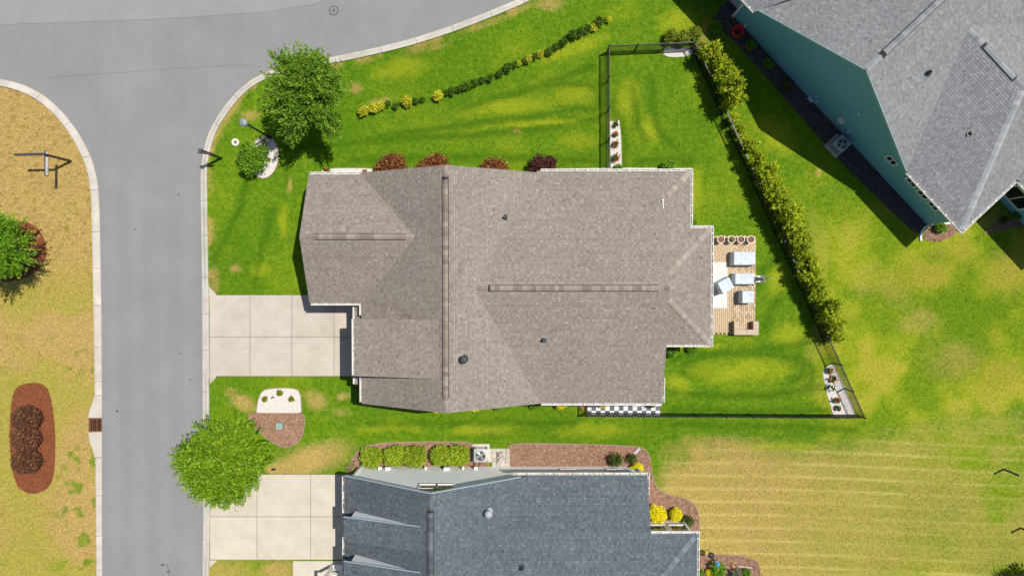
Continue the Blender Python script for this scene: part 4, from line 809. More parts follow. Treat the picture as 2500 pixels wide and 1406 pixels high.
# clipped shrub and tufts in the lamp bed
L_BOX = leaf_mat('boxwood leaves', (.06, .15, .008), (.15, .32, .016), (.34, .56, .045)); L_TUFT = leaf_mat('tuft leaves', (.05, .11, .012), (.12, .2, .02), (.3, .36, .04))
shrub('round_shrub', 616, 389, .9, foliage('shrub', 95, (1.0, 1.08, .8), .85, 640, 10, .5, .14, .065, L_BOX, .05, .16), 'round light green shrub at the edge of the curved stone bed')
TUFT = [foliage('plant', 100 + i, (.26, .26, .22), .2, 60, 7, .22, .13, .045, L_TUFT, .03, .2) for i in range(3)]
shrub('small_shrub', 643, 365, .3, TUFT[0], 'small olive shrub on the stones between the lamp and the round shrub', s=1.5); shrub('small_shrub', 655, 390, .15, TUFT[1], 'tiny plant on the white stones right of the round shrub', s=.6); shrub('small_shrub', 645, 346, .15, TUFT[2], 'tiny plant on the white stones at the foot of the street lamp', s=.6)
L_OLV = leaf_mat('olive leaves', (.12, .15, .01), (.24, .26, .015), (.42, .38, .03)); OLV = [foliage('plant', 104 + i, (.22, .22, .2), .18, 70, 7, .14, .09, .05, L_OLV, .02, .12) for i in range(2)]
shrub('small_shrub', 683, 959, .2, OLV[0], 'yellow-olive plant at the top of the square white stone bed'); shrub('small_shrub', 646, 974, .2, OLV[1], 'dark olive plant at the left of the square white stone bed', s=.95); shrub('small_shrub', 712, 974, .2, OLV[0], 'yellow-olive plant at the right of the square white stone bed', rotz=2)
# planting round the brown roofed house
GRN = [foliage('shrub', 110 + i, (.5, .42, .42), .42, 170, 8, .28, .14, .06, L_BOX, .04, .2) for i in range(3)]; YB = [foliage('shrub', 114 + i, (.48, .42, .4), .4, 220, 7, .18, .085, .055, leaf_mat('yellow blossom', (.45, .42, .01), (.78, .70, .02), (.9, .85, .05), .25), .03, .12) for i in range(2)]
for u, v, me, s, lab in ((1370, 984, YB[0], .95, 'yellow flowering shrub left of the chequered patio'), (1062, 999, YB[1], .7, 'yellow flowers peeping out under the lower roof peak'), (1160, 994, YB[0], .75, 'yellow flowers under the lower eave right of the roof peak'), (1472, 984, YB[1], .75, 'yellow flowers against the wall on the chequered patio'), (1560, 981, YB[0], .4, 'small yellow flowers by the wall near the far end of the chequered patio')): shrub('yellow_shrub', u, v, .4, me, lab, 'yellow flowers along the lower wall', s)
for i, (u, v, s, lab) in enumerate(((1510, 410, .6, 'light green plant at the lower end of the rose bed'), (1630, 406, .95, 'light green shrub under the long upper gutter'), (1640, 858, .8, 'green shrub in the inner corner below the back gutter'), (1690, 850, .75, 'green shrub under the lower gutter of the back bay'), (1693, 546, .5, 'small green shrub in the notch of the upper back wall'), (900, 988, .45, 'low plant at the lower front corner of the brown roofed house'), (1305, 990, .6, 'green plants under the lower eave right of the yellow flowers'), (1212, 994, .5, 'green plant under the lower eave between yellow flowers'), (870, 950, .4, 'small plant in the shade beside the garage pier'))): shrub('green_shrub', u, v, .3, GRN[i % 3], lab, None, s)
# hedge, yellow domes and others round the blue grey roofed house
L_LOR = leaf_mat('laurel leaves', (.14, .23, .010), (.32, .46, .02), (.60, .68, .07)); LAU = [foliage('shrub', 120 + i, (.80, .72, .50), .62, 460, 9, .3, .18, .075, L_LOR, .05, .06, low=-.6, inner=.5, boxy=.85) for i in range(3)]
for i, (u, v, s, lab) in enumerate(((905, 1119, .92, 'leftmost bush of the clipped hedge along the pale blue wall'), (962, 1115, .92, 'second bush from the left of the clipped hedge along the pale blue wall'), (1013, 1116, .95, 'middle bush of the clipped hedge along the pale blue wall'), (1075, 1114, .9, 'second bush from the air conditioner in the clipped hedge along the pale blue wall'), (1118, 1113, .95, 'bush beside the air conditioner, last of the clipped hedge along the pale blue wall'))): shrub('hedge_shrub', u, v, .8, LAU[i % 3], lab, 'clipped hedge along the pale blue wall', s * .95, rotz=(i % 2) * math.pi)
YD = foliage('shrub', 130, (.56, .62, .55), .55, 640, 8, .14, .085, .06, leaf_mat('lemon blossom', (.62, .55, .005), (.90, .80, .012), (.95, .88, .04), .2), .03, .08, inner=.6)
shrub('yellow_shrub', 1606, 1256, .7, YD, 'large lemon yellow dome shrub in the winding mulch bed', rotz=1); shrub('yellow_shrub', 1651, 1257, .5, YD, 'smaller lemon yellow dome shrub in the winding mulch bed', s=.72, rotz=3); shrub('yellow_shrub', 1556, 1145, .5, YD, 'lemon yellow shrub at the upper corner of the pale blue house', s=.68, rotz=2)
L_MIX = leaf_mat('mixed leaves', (.05, .03, .02), (.07, .13, .02), (.22, .3, .04)); MIX = [foliage('shrub', 134 + i, (.42, .42, .42), .42, 120, 8, .35, .15, .05, L_MIX, .05, .25) for i in range(2)]
shrub('bronze_shrub', 1503, 1121, .4, MIX[0], 'loose bronze and green shrub beside the right hand wall window', s=1.1); shrub('bronze_shrub', 1543, 1120, .4, MIX[1], 'dark loose shrub above the lemon yellow corner shrub', s=.8); shrub('green_shrub', 1680, 1272, .4, MIX[1], 'dark green shrub right of the yellow domes', s=.9); shrub('pale_grass', 858, 1142, .3, foliage('plant', 138, (.4, .4, .3), .25, 70, 7, .3, .2, .04, leaf_mat('straw leaves', (.2, .17, .07), (.4, .34, .16), (.55, .48, .25)), .04, .2), 'straw coloured grass clump left of the clipped hedge', cat='grass')
shrub('green_shrub', 1753, 1390, .5, GRN[0], 'green bush under the blue bird feeder', s=1.15); shrub('green_shrub', 1708, 1400, .3, GRN[1], 'green bush at the bottom edge beside the gutter', s=.7); shrub('yellow_shrub', 1734, 1399, .4, YD, 'thin yellow flowering shrub at the bottom edge', s=.42); shrub('grey_grass', 1797, 1400, .3, foliage('plant', 139, (.45, .4, .3), .3, 80, 7, .3, .2, .04, leaf_mat('grey leaves', (.14, .15, .10), (.28, .29, .2), (.42, .42, .3)), .04, .2), 'grey green grass clump at the bottom edge', cat='grass'); shrub('green_shrub', 1822, 1398, .3, GRN[2], 'dark green plant beside the black hook at the bottom edge', s=.65)
# plants beside the teal house
for i, (u, v, s, lab) in enumerate(((1748, 68, .85, 'green plant at the upper end of the dark mulch bed'), (1833, 113, .75, 'green plant below the red hose in the dark mulch bed'), (1874, 158, .75, 'green plant in the middle of the dark mulch bed'), (1920, 212, .75, 'brownish plant in the dark mulch bed above the meter boxes'), (2296, 556, .8, 'green plant in the mulch at the corner of the teal house'))): shrub('green_shrub', u, v, .3, (GRN, MIX)[i == 3][i % 2], lab, None, s)
shrub('grass_clump', 2478, 527, .2, GRN[1], 'bright green clump under the big window of the teal house', s=.7, cat='grass'); shrub('bronze_shrub', 2448, 537, .2, MIX[0], 'dark twiggy plant under the big window of the teal house', s=.7)
L_MIDX = leaf_mat('corner leaves', (.07, .12, .010), (.22, .30, .016), (.52, .50, .05))
CRN = [foliage('shrub', 150 + i, (.55, .5, .6), .6, 200, 8, .35, .15, .06, L_MIDX, .05, .22) for i in range(2)]
for i, (u, v, s, lab) in enumerate(((1640, 88, .85, 'olive shrub outside the upper fence, left one'), (1668, 92, .9, 'olive shrub outside the upper fence, middle one'), (1694, 84, .95, 'olive shrub outside the upper fence, right one'), (1712, 118, .8, 'olive shrub at the outer corner of the upper fence'))): shrub('olive_shrub', u, v, .6, CRN[i % 2], lab, 'olive shrubs at the upper fence', s)
# flowering plants in the stone beds: leaves with blossoms
def flowers(u, v, s, col, n, label, seed, leafm=None):
    c = P(u, v, .2); t = thing('flowering_plant', (c[0], c[1], 0), label, 'flowers'); r = random.Random(seed)
    o = mesh_obj('leaves', foliage('leaves', seed, (.22 * s, .22 * s, .2), .22, 45, 7, .2, .11, .05, leafm or L_LOW, .03, .2), t); m_ = MB(); m_2 = M('blossom %.2f %.2f %.2f' % col, col, .6, .2, .15, 30)
    for i in range(n):
        a, rr = r.random() * 6.28, .26 * s * math.sqrt(r.random()); fb = MB().lathe((c[0] + rr * math.cos(a), c[1] + rr * math.sin(a), .36 + .1 * r.random()), [(.01, -.02), (.04, -.008), (.05, .012), (.028, .03), (.01, .034)], 8); fb.build('blossom', m_2, t, smooth=True)
OR, RD, WT = (.85, .16, .03), (.55, .03, .04), (.85, .84, .78)
for i, a in enumerate(((1504, 304, .9, WT, 3, 'leafy plant at the upper end of the rose bed'), (1503, 328, .5, OR, 3, 'small orange flowers in the rose bed'), (1503, 352, 1.0, RD, 5, 'red rose in the middle of the rose bed'), (1503, 386, 1.2, RD, 6, 'larger red rose near the house end of the rose bed'), (2026, 905, 1.0, OR, 5, 'orange flowers at the tip of the far stone bed'), (2034, 925, 1.1, OR, 5, 'orange flowers, second clump from the tip of the far stone bed'), (2029, 945, 1.2, WT, 12, 'white flowering plant in the far stone bed'), (2043, 977, .9, RD, 5, 'dark red flowers in the far stone bed'), (2046, 996, .6, RD, 3, 'small red flowers near the wide end of the far stone bed'), (800, 417, .6, (.5, .05, .03), 4, 'small red plant at the left end of the stone strip'))): flowers(*a, 200 + i)
# ================================================================ FENCE
k = NT('black fence paint'); FBLK = k.fin(k.scale((.012, .013, .014), k.rng(k.noise(8, 3), .3, .7, .8, 1.3)), .38, .3)
FH = 1.22
def fence(a, b, label, post_step=1.83, ends=(True, True)):
    A, B = Vector((*a, 0)), Vector((*b, 0)); d = B - A; L = d.length; d.normalize(); ang = math.atan2(d.y, d.x)
    t = thing('fence', tuple(A), label, 'fence', 'black metal fence runs')
    for nm, z, w_, h_ in (('top_rail', FH - .02, .034, .034), ('upper_rail', FH - .17, .03, .026), ('bottom_rail', .12, .03, .026)): MB().beam(tuple(A + Vector((0, 0, z))), tuple(B + Vector((0, 0, z))), w_, h_).build(nm, FBLK, t)
    pm = MB().box((0, 0, FH / 2 + .02), (.066, .066, FH + .06)).lathe((0, 0, FH + .05), [(.042, 0), (.042, .02), (.01, .05)], 4, rz=math.pi / 4); pme = bpy.data.meshes.new('post'); pme.from_pydata(pm.v, [], pm.f); pme.materials.append(FBLK)
    km = MB().box((0, 0, FH / 2 + .01), (.03, .03, FH - .1)); kme = bpy.data.meshes.new('picket'); kme.from_pydata(km.v, [], km.f); kme.materials.append(FBLK)
    n = max(1, round(L / post_step))
    for i in range(n + 1):
        if (i == 0 and not ends[0]) or (i == n and not ends[1]): continue
        mesh_obj('post', pme, t, tuple(d * (L * i / n)), ang)
    m = int(L / .112)
    for i in range(1, m): mesh_obj('picket', kme, t, tuple(d * (L * i / m)), ang)
fp = lambda u, v: P(u, v, FH)[:2]
c0, c1, c2, c3, c4 = fp(1489, 413), fp(1488, 112), fp(1699, 103), fp(2113, 1021), fp(1434, 1016)
fence(c0, c1, 'black metal fence run beside the rose bed'); fence(c1, c2, 'short black metal fence run along the top of the back yard', ends=(False, False)); fence(c2, c3, 'long slanting black metal fence run behind the tall hedge'); fence(c3, c4, 'long black metal fence run along the bottom of the back yard', ends=(False, True)); fence(c4, (c4[0] - .02, -7.3), 'short black metal fence piece beside the chequered patio', 1.2, ends=(False, False))

# ================================================================ PATIO
PV = []
for i, c in enumerate(((.48, .36, .23), (.56, .435, .29), (.43, .32, .20), (.60, .48, .34))): PV.append(M(f'paver {i}', c, .85, .2, .14, 14, bump=.4, bscale=80))
ring = G([(1722, 577), (1845, 577), (1845, 815), (1722, 815)]); NOGRASS.append(ring)
pat = MB().prism(ring, -.1, .012).build('patio', M('paver joint sand', (.11, .07, .04), .95, .1)); tag(pat, 'tan brick patio behind the house', 'patio', kind='structure')
x0, y0 = ring[0][0], ring[2][1]; x1, y1 = ring[1][0], ring[0][1]; pw, pl, g = .128, .252, .015; pm_ = []
for m_ in PV:
    b_ = MB().box((0, 0, .018), (pw - g, pl - g, .05), taper=.97); me = bpy.data.meshes.new('paver'); me.from_pydata(b_.v, [], b_.f); me.materials.append(m_); pm_.append(me)
spots = []
i = 0; x = x1 - pw / 2
while x > x0:
    y = y1 - pl / 2 + (pl / 2 if i % 2 else 0)
    while y > y0 - .1:
        if y + pl / 2 < y1 + .14 and y - pl / 2 > y0 - .14: spots.append((x, min(max(y, y0 + pl / 4), y1 - pl / 4)))
        y -= pl
    x -= pw; i += 1
rug = [P(1700, 640)[0], P(1776, 640)[0], P(0, 752)[1], P(0, 640)[1]]
vis = [p for p in spots if not (p[0] < rug[1] and rug[2] < p[1] < rug[3])]; hid = [p for p in spots if (p[0] < rug[1] and rug[2] < p[1] < rug[3])]
vis.sort(key=lambda p: -p[0]); rest = vis[300:] + hid
for p in vis[:300]: mesh_obj('paver', random.choice(pm_), pat, (p[0], p[1], .0))
rm = MB()
for p in rest: rm.box((p[0], p[1], .018), (pw - g, pl - g, .05), taper=.97)
tag(rm.build('pavers', PV[1], pat), 'tan pavers nearest the house', kind='stuff')
k = NT('white rug'); RUG = k.fin(k.scale((.66, .65, .63), k.rng(k.noise(9, 4), .3, .7, .93, 1.04)), .9, .1)
rg = MB(); nxr, nyr = 6, 20
for a in range(nxr):
    for b in range(nyr):
        xx0, xx1 = rug[0] + (rug[1] - rug[0]) * a / nxr, rug[0] + (rug[1] - rug[0]) * (a + 1) / nxr; yy0, yy1 = rug[2] + (rug[3] - rug[2]) * b / nyr, rug[2] + (rug[3] - rug[2]) * (b + 1) / nyr
        rg.prism([(xx0 + .004, yy0 + .004), (xx1 - .004, yy0 + .004), (xx1 - .004, yy1 - .004), (xx0 + .004, yy1 - .004)], .046, .056 + .003 * random.random())
rg.prism([(rug[0], rug[2]), (rug[1], rug[2]), (rug[1], rug[3]), (rug[0], rug[3])], .044, .051)
tag(rg.build('outdoor_rug', RUG), 'white outdoor rug on the brick patio against the house', 'rug')
TERW = M('white glazed pot', (.72, .70, .66), .5, .35, .08, 9); SOIL = mulch_mat('potting soil', (.17, .085, .05), (.30, .16, .10), 50)
for i, (u, lab) in enumerate(((1760, 'white round planter nearest the house, first of four along the patio edge'), (1786, 'white round planter with green sprouts, second of four along the patio edge'), (1809, 'white round planter with bare soil, third of four along the patio edge'), (1833, 'white round planter with bare soil, farthest of four from the house'))):
    c = P(u, 585, .5); t = thing('planter', (c[0], c[1], .04), lab, 'planter', 'white planters on the patio')
    o = MB().lathe((c[0], c[1], .04), [(.14, 0), (.16, .02), (.21, .42), (.235, .44), (.24, .5), (.205, .5), (.195, .40), (.19, .39)], 24).build('pot', TERW, t); smooth_auto(o)
    MB().lathe((c[0], c[1], .04), [(.19, .36), (.19, .40), (.1, .43), (.01, .44)], 16).build('soil', SOIL, t, smooth=True)
    if i == 1: mesh_obj('sprouts', foliage('sprouts', 300, (.13, .13, .08), .5, 26, 6, .1, .06, .03, L_OLV, .02, .2), t)
# furniture under fitted grey covers
k = NT('grey cover cloth'); n_ = k.noise(3.5, 4, .6, dist=.6); COVER = None; k.bump(n_, .5, .10); COVER = k.fin(k.scale((.52, .585, .66), k.rng(n_, .3, .7, .93, 1.06)), .55, .3)
def cover(u0, v0, u1, v1, z, label, rz=0.0, back=None, seed=1):
    """fabric cover: a subdivided box that flares at the hem, sags on top and may rise to a chair back"""
    c = P((u0 + u1) / 2, (v0 + v1) / 2, z); A, B = P(u0, v0, z), P(u1, v1, z); hx, hy = abs(B[0] - A[0]) / 2, abs(B[1] - A[1]) / 2; r = random.Random(seed); mb = MB(); N = 10
    def top(a, b): return z - .05 * (1 - a * a) * (1 - b * b) + .012 * math.sin(5 * a + seed) * math.sin(4 * b) + (back(a, b) if back else 0)
    idx = {}; rows = []
    for i in range(N + 1):
        for j in range(N + 1):
            a, b = -1 + 2 * i / N, -1 + 2 * j / N; e = .97 if max(abs(a), abs(b)) > .99 else 1.0; idx[i, j] = len(mb.v); mb.v.append((a * hx * e, b * hy * e, top(a, b) - (.03 if max(abs(a), abs(b)) > .99 else 0)))
    for i in range(N):
        for j in range(N): mb.f.append((idx[i, j], idx[i + 1, j], idx[i + 1, j + 1], idx[i, j + 1]))
    per = [(i, 0) for i in range(N)] + [(N, j) for j in range(N)] + [(N - i, N) for i in range(N)] + [(0, N - j) for j in range(N)]; prev = [idx[p] for p in per]
    for lv in (.8, .5, .2, .0):
        cur = []
        for q_, p in enumerate(per):
            a, b = -1 + 2 * p[0] / N, -1 + 2 * p[1] / N; f = 1 + .06 * (1 - lv) + .02 * math.sin(q_ * 1.9 + seed) * (1 - lv); cur.append(len(mb.v)); mb.v.append((a * hx * f, b * hy * f, .045 + lv * (top(a, b) - .05)))
        n = len(per)
        for q_ in range(n): mb.f.append((prev[q_], cur[q_], cur[(q_ + 1) % n], prev[(q_ + 1) % n]))
        prev = cur
    cs, sn = math.cos(rz), math.sin(rz); mb.v = [(c[0] + x * cs - y * sn, c[1] + x * sn + y * cs, zz) for x, y, zz in mb.v]; mb.t = [.5] * len(mb.f)
    t = thing('covered_furniture', (c[0], c[1], .04), label, 'furniture cover', 'covered patio furniture'); o = mb.build('cover', COVER, t); smooth_auto(o, 45)
    hm_ = MB(); ringv = [mb.v[i] for i in prev]
    for a, b in zip(ringv, ringv[1:] + ringv[:1]): hm_.beam((a[0], a[1], .06), (b[0], b[1], .06), .022, .03)
    hm_.build('hem', COVER, t); sm_ = MB(); sl = [(-.28, q_ * .2 - 1) for q_ in range(11)]
    for (a, b), (a2, b2) in zip(sl[:-1], sl[1:]): sm_.beam((c[0] + a * hx * cs - b * hy * sn, c[1] + a * hx * sn + b * hy * cs, top(a, b) + .004), (c[0] + a2 * hx * cs - b2 * hy * sn, c[1] + a2 * hx * sn + b2 * hy * cs, top(a2, b2) + .004), .03, .02)
    sm_.build('seam', COVER, t)
    return t
cover(1792, 615, 1845, 647, .78, 'long grey covered sofa nearest the planters', seed=1); cover(1795, 668, 1842, 694, .72, 'grey covered table in the middle of the patio beside the statue', seed=2)
cover(1756, 682, 1789, 712, .85, 'grey covered armchair turned askew on the white rug', rz=math.radians(28), back=lambda a, b: .18 * max(0, -a - .4), seed=3); cover(1812, 710, 1841, 740, .8, 'grey covered armchair standing straight nearest the stone bench', seed=4, back=lambda a, b: .10 * max(0, -a - .3))
# stone seat wall
BST = [M(f'seat stone {i}', c, .85, .2, .16, 10, bump=.4, bscale=50) for i, c in enumerate(((.40, .29, .20), (.47, .35, .25), (.35, .25, .17)))]; CAPS = M('cap stone', (.50, .40, .31), .8, .2, .12, 6, bump=.3, bscale=60)
A, B = P(1794, 785, .6), P(1852, 817, .6); t = thing('stone_bench', ((A[0] + B[0]) / 2, (A[1] + B[1]) / 2, 0), 'low U shaped tan stone seat wall at the lower patio corner', 'bench'); bx0, bx1, by1, by0 = A[0], B[0], A[1], B[1]
def stone_run(xa, xb, ya, yb):
    for lvl in range(4):
        hor = (xb - xa) > (yb - ya); L = (xb - xa) if hor else (yb - ya); n = max(2, round(L / .3)); off = .5 if lvl % 2 else 0; cuts = sorted({0.0, L} | {min(L, max(0, (q_ + off) * L / n)) for q_ in range(n)})
        for a, b in zip(cuts[:-1], cuts[1:]):
            if b - a < .04: continue
            cx_, cy_ = (xa + (a + b) / 2, (ya + yb) / 2) if hor else ((xa + xb) / 2, ya + (a + b) / 2); MB().box((cx_, cy_, .07 + lvl * .128), ((b - a - .008) if hor else xb - xa, (yb - ya) if hor else b - a - .008, .12)).build('block', random.choice(BST), t)
stone_run(bx0, bx1, by0, by0 + .30); stone_run(bx0, bx0 + .28, by0 + .305, by1); stone_run(bx1 - .3, bx1, by0 + .305, by1)
for xa, xb, ya, yb in ((bx0 - .02, bx0 + (bx1 - bx0) / 2 - .004, by0 - .02, by0 + .32), (bx0 + (bx1 - bx0) / 2 + .004, bx1 + .02, by0 - .02, by0 + .32), (bx0 - .02, bx0 + .30, by0 + .328, by1 + .02), (bx1 - .32, bx1 + .02, by0 + .328, by1 + .02)): MB().box(((xa + xb) / 2, (ya + yb) / 2, .545), (xb - xa, yb - ya, .06), taper=.985).build('cap_stone', CAPS, t)
# statue
c = P(1848, 681, .2); t = thing('garden_statue', (c[0], c[1], 0), 'grey garden statue with outstretched wing tip on a white plinth beside the patio', 'statue'); STN = M('grey stone', (.30, .30, .30), .8, .2, .25, 12, bump=.5, bscale=40)
MB().box((c[0], c[1], .12), (.42, .42, .24)).box((c[0], c[1], .29), (.34, .34, .1), taper=.85).build('plinth', TERW, t)
o = MB().lathe((c[0], c[1], .34), [(.13, 0), (.15, .1), (.11, .3), (.14, .5), (.17, .66), (.12, .8), (.06, .88), (.085, .96), (.09, 1.04), (.05, 1.12), (.01, 1.14)], 12, sy=.8).build('figure', STN, t, smooth=True)
for sgn in (1, -1): MB().tube((c[0], c[1] + sgn * .1, 1.0), (c[0] + .12, c[1] + sgn * .26, .82), .05, .035, 8).tube((c[0] + .12, c[1] + sgn * .26, .82), (c[0] + .26, c[1] + sgn * .10, .98), .035, .03, 8).build('arm', STN, t, smooth=True)
MB().tube((c[0] + .1, c[1], 1.2), (c[0] + .5, c[1] + .06, 1.62), .05, .012, 8).build('wing', STN, t, smooth=True)
# chequered side patio
WTL, BTL = M('white tile', (.72, .73, .76), .5, .35, .05, 7, rnd=.04), M('charcoal tile', (.10, .105, .115), .5, .35, .1, 7, rnd=.1); bx, by = P(1432.5, 1013)[:2]; tw_ = .295
ring = [(bx - .02, by - .02), (bx + tw_ * 16 + .02, by - .02), (bx + tw_ * 16 + .02, -7.3), (bx - .02, -7.3)]; NOGRASS.append(ring); ck = MB().prism(ring, -.1, .012).build('side_patio', JOINT); tag(ck, 'black and white chequered side patio along the lower wall', 'patio', kind='structure')
tme = []
for m_ in (WTL, BTL): b_ = MB().box((0, 0, .02), (tw_ - .006, tw_ - .006, .03), taper=.985); me = bpy.data.meshes.new('tile'); me.from_pydata(b_.v, [], b_.f); me.materials.append(m_); tme.append(me)
for i in range(16):
    for j in range(4):
        if by + tw_ * (j + 1) < -7.28: mesh_obj('tile', tme[(i + j + 1) % 2], ck, (bx + tw_ * (i + .5), by + tw_ * (j + .5), 0))
RBR = [M(f'red brick {i}', c, .85, .2, .15, 12) for i, c in enumerate(((.50, .17, .09), (.42, .13, .07), (.56, .22, .13)))]
ring = G([(1396, 970), (1431, 970), (1431, 998), (1414, 995), (1400, 985)]); NOGRASS.append(ring); rp = MB().prism(ring, -.1, .012).build('brick_path', JOINT); tag(rp, 'small red brick path end beside the chequered patio', 'path', kind='structure')
rx0, ry0 = P(1398, 970)[0], P(0, 998)[1]
for i in range(9):
    for j in range(4):
        x, y = rx0 + .105 * (i + .5), ry0 + .215 * (j + (.5 if i % 2 else 0) + .3)
        if inside(np.array([x]), np.array([y]), ring)[0]: MB().box((x, y, .02), (.097, .207, .04)).build('brick', random.choice(RBR), rp)
# things on the side patio
def chair(u, v, label, col, rz):
    c = P(u, v, .3); t = thing('patio_chair', (c[0], c[1], .03), label, 'chair'); m_ = M('chair ' + label[:8], col, .5, .3); cs, sn = math.cos(rz), math.sin(rz); R = lambda x, y: (c[0] + x * cs - y * sn, c[1] + x * sn + y * cs)
    MB().box((*R(0, 0), .45), (.46, .46, .05), rz).build('seat', m_, t); MB().box((*R(-.22, 0), .72), (.05, .46, .5), rz).build('backrest', m_, t)
    for sx in (-.2, .2):
        for sy in (-.2, .2): MB().box((*R(sx, sy), .235), (.035, .035, .41), rz).build('leg', m_, t)
    for sy in (-.24, .24): MB().box((*R(0, sy), .64), (.42, .05, .03), rz).build('armrest', m_, t)
chair(1449, 984, 'navy chair on the chequered patio by its left end', (.05, .08, .13), -math.pi / 2)
c = P(1583, 992, .3); t = thing('garden_ornament', (c[0], c[1], .03), 'dark twisted metal ornament near the right end of the chequered patio', 'ornament'); DM = M('dark bronze', (.03, .035, .05), .4, .5)
MB().lathe((c[0], c[1], .03), [(.14, 0), (.14, .03), (.03, .05), (.025, .4)], 12).build('stand', DM, t, smooth=True)
for i in range(5): a = i * 1.3; MB().tube((c[0], c[1], .35), (c[0] + .2 * math.cos(a), c[1] + .2 * math.sin(a), .5 + .06 * i), .03, .012, 6).build('blade', DM, t)
c = P(1594, 990, .3); t = thing('planter', (c[0], c[1], .03), 'small planter with a green plant at the right end of the chequered patio', 'planter'); MB().lathe((c[0], c[1], .03), [(.1, 0), (.14, .25), (.155, .26), (.155, .3), (.12, .3), (.11, .26)], 16).build('pot', M('sage pot', (.30, .34, .24), .6, .3), t, smooth=True); mesh_obj('plant', foliage('plant', 310, (.14, .14, .12), .36, 26, 6, .14, .08, .04, L_BOX, .02, .2), t)
c = P(1545, 983, .2); t = thing('planter', (c[0], c[1], .03), 'pale trough with small plants against the wall of the chequered patio', 'planter'); MB().box((c[0], c[1], .15), (.6, .2, .24)).build('trough', TERW, t); MB().box((c[0], c[1], .275), (.54, .15, .012)).build('soil', SOIL, t)

# ================================================================ STREET THINGS
BLK = M('black pole paint', (.015, .016, .018), .35, .5, .2, 8)
# street lamp
c = P(659, 336); t = thing('street_lamp', (c[0], c[1], 0), 'black street lamp with a pale domed head in the curved stone bed', 'lamp'); 
MB().lathe((c[0], c[1], 0), [(.13, 0), (.13, .05), (.09, .12), (.075, .6), (.06, .64), (.065, 3.95)], 12).build('pole', BLK, t, smooth=True)
MB().lathe((c[0], c[1], 3.9), [(.06, 0), (.10, .05), (.17, .12)], 16).build('collar', BLK, t, smooth=True)
MB().lathe((c[0], c[1], 4.0), [(.15, .0), (.21, .12), (.24, .3), (.235, .34)], 20).build('globe', M('lamp globe', (.35, .40, .44), .25, .5), t, smooth=True)
MB().lathe((c[0], c[1], 4.33), [(.24, -.01), (.245, .02), (.21, .08), (.12, .13), (.05, .15), (.03, .2), (.01, .21)], 20).build('cap', M('lamp cap', (.24, .28, .30), .4, .5), t, smooth=True)
# stop sign seen from above
c = P(539, 387); t = thing('stop_sign', (c[0], c[1], 0), 'black stop sign post seen edge on beside the kerb', 'sign'); SRED = M('sign red', (.45, .02, .025), .4, .4, .04); 
MB().box((c[0], c[1], 1.45), (.13, .13, 2.9)).build('post', BLK, t); MB().lathe((c[0], c[1], 0), [(.12, 0), (.12, .06), (.07, .3), (.065, .34)], 10).build('post_base', BLK, t, smooth=True)
MB().box((c[0], c[1], 2.93), (.16, .16, .1)).lathe((c[0], c[1], 2.98), [(.10, 0), (.06, .06), (.01, .12)], 4, rz=math.pi / 4).build('post_cap', M('post cap', (.10, .14, .18), .35, .5), t)
def octo(R, y0, y1, mb): 
    ps = [(R * math.cos(math.pi / 8 + i * math.pi / 4), R * math.sin(math.pi / 8 + i * math.pi / 4)) for i in range(8)]; vs = [(c[0] + x, c[1] + y0, 2.2 + z) for x, z in ps] + [(c[0] + x, c[1] + y1, 2.2 + z) for x, z in ps]
    return mb.add(vs, [tuple(range(8)), tuple(range(8, 16))[::-1]] + [(i, 8 + i, 8 + (i + 1) % 8, (i + 1) % 8) for i in range(8)])
octo(.47, -.06, -.045, MB()).build('sign_back', BLK, t); octo(.42, -.066, -.06, MB()).build('sign_border', M('sign white', (.8, .8, .8), .4, .4, .03), t); octo(.39, -.070, -.066, MB()).build('sign_face', SRED, t)
def letters(txt, size, mat, parent, loc, rot, name='lettering'):
    cu = bpy.data.curves.new(name, 'FONT'); cu.body = txt; cu.size = size; cu.align_x = 'CENTER'; cu.align_y = 'CENTER'; cu.extrude = .001
    tmp = bpy.data.objects.new('tmp', cu); COL.objects.link(tmp); bpy.context.view_layer.update(); me = bpy.data.meshes.new_from_object(tmp.evaluated_get(bpy.context.evaluated_depsgraph_get())); bpy.data.objects.remove(tmp)
    me.materials.clear(); me.materials.append(mat); o = mesh_obj(name, me, parent, tuple(Vector(loc) - wloc(parent)), rot=rot); return o
letters('STOP', .30, M('sign white', (0, 0, 0)), t, (c[0], c[1] - .073, 2.2), (math.pi / 2, 0, 0))
# street name sign
c = P(173, 394); t = thing('street_name_sign', (c[0], c[1], 0), 'black street name sign with two crossed blades on the dead grass', 'sign'); NAVY = M('blade navy', (.05, .055, .075), .4, .5); 
MB().box((c[0], c[1], 1.24), (.125, .125, 2.48)).build('post', BLK, t); MB().lathe((c[0], c[1], 2.46), [(.07, 0), (.075, .04), (.03, .12), (.01, .14)], 10).build('post_cap', BLK, t, smooth=True)
b1a, b1b = P(107.5, 369, 2.3), P(116, 430, 2.3); b1 = MB().beam((c[0], b1a[1], 2.3), (c[0] - .02, b1b[1], 2.3), .05, .30).build('blade', NAVY, t)
MB().beam((c[0] + .028, b1a[1] - .36, 2.30), (c[0] + .008, b1b[1] + .05, 2.30), .012, .2).build('name_panel', M('sign white', (0, 0, 0)), b1); MB().beam((c[0] + .028, b1a[1] - .04, 2.30), (c[0] + .026, b1a[1] - .18, 2.30), .012, .18).build('name_panel', M('sign white', (0, 0, 0)), b1)
mk = MB(); r = random.Random(4); y = b1a[1] - .46
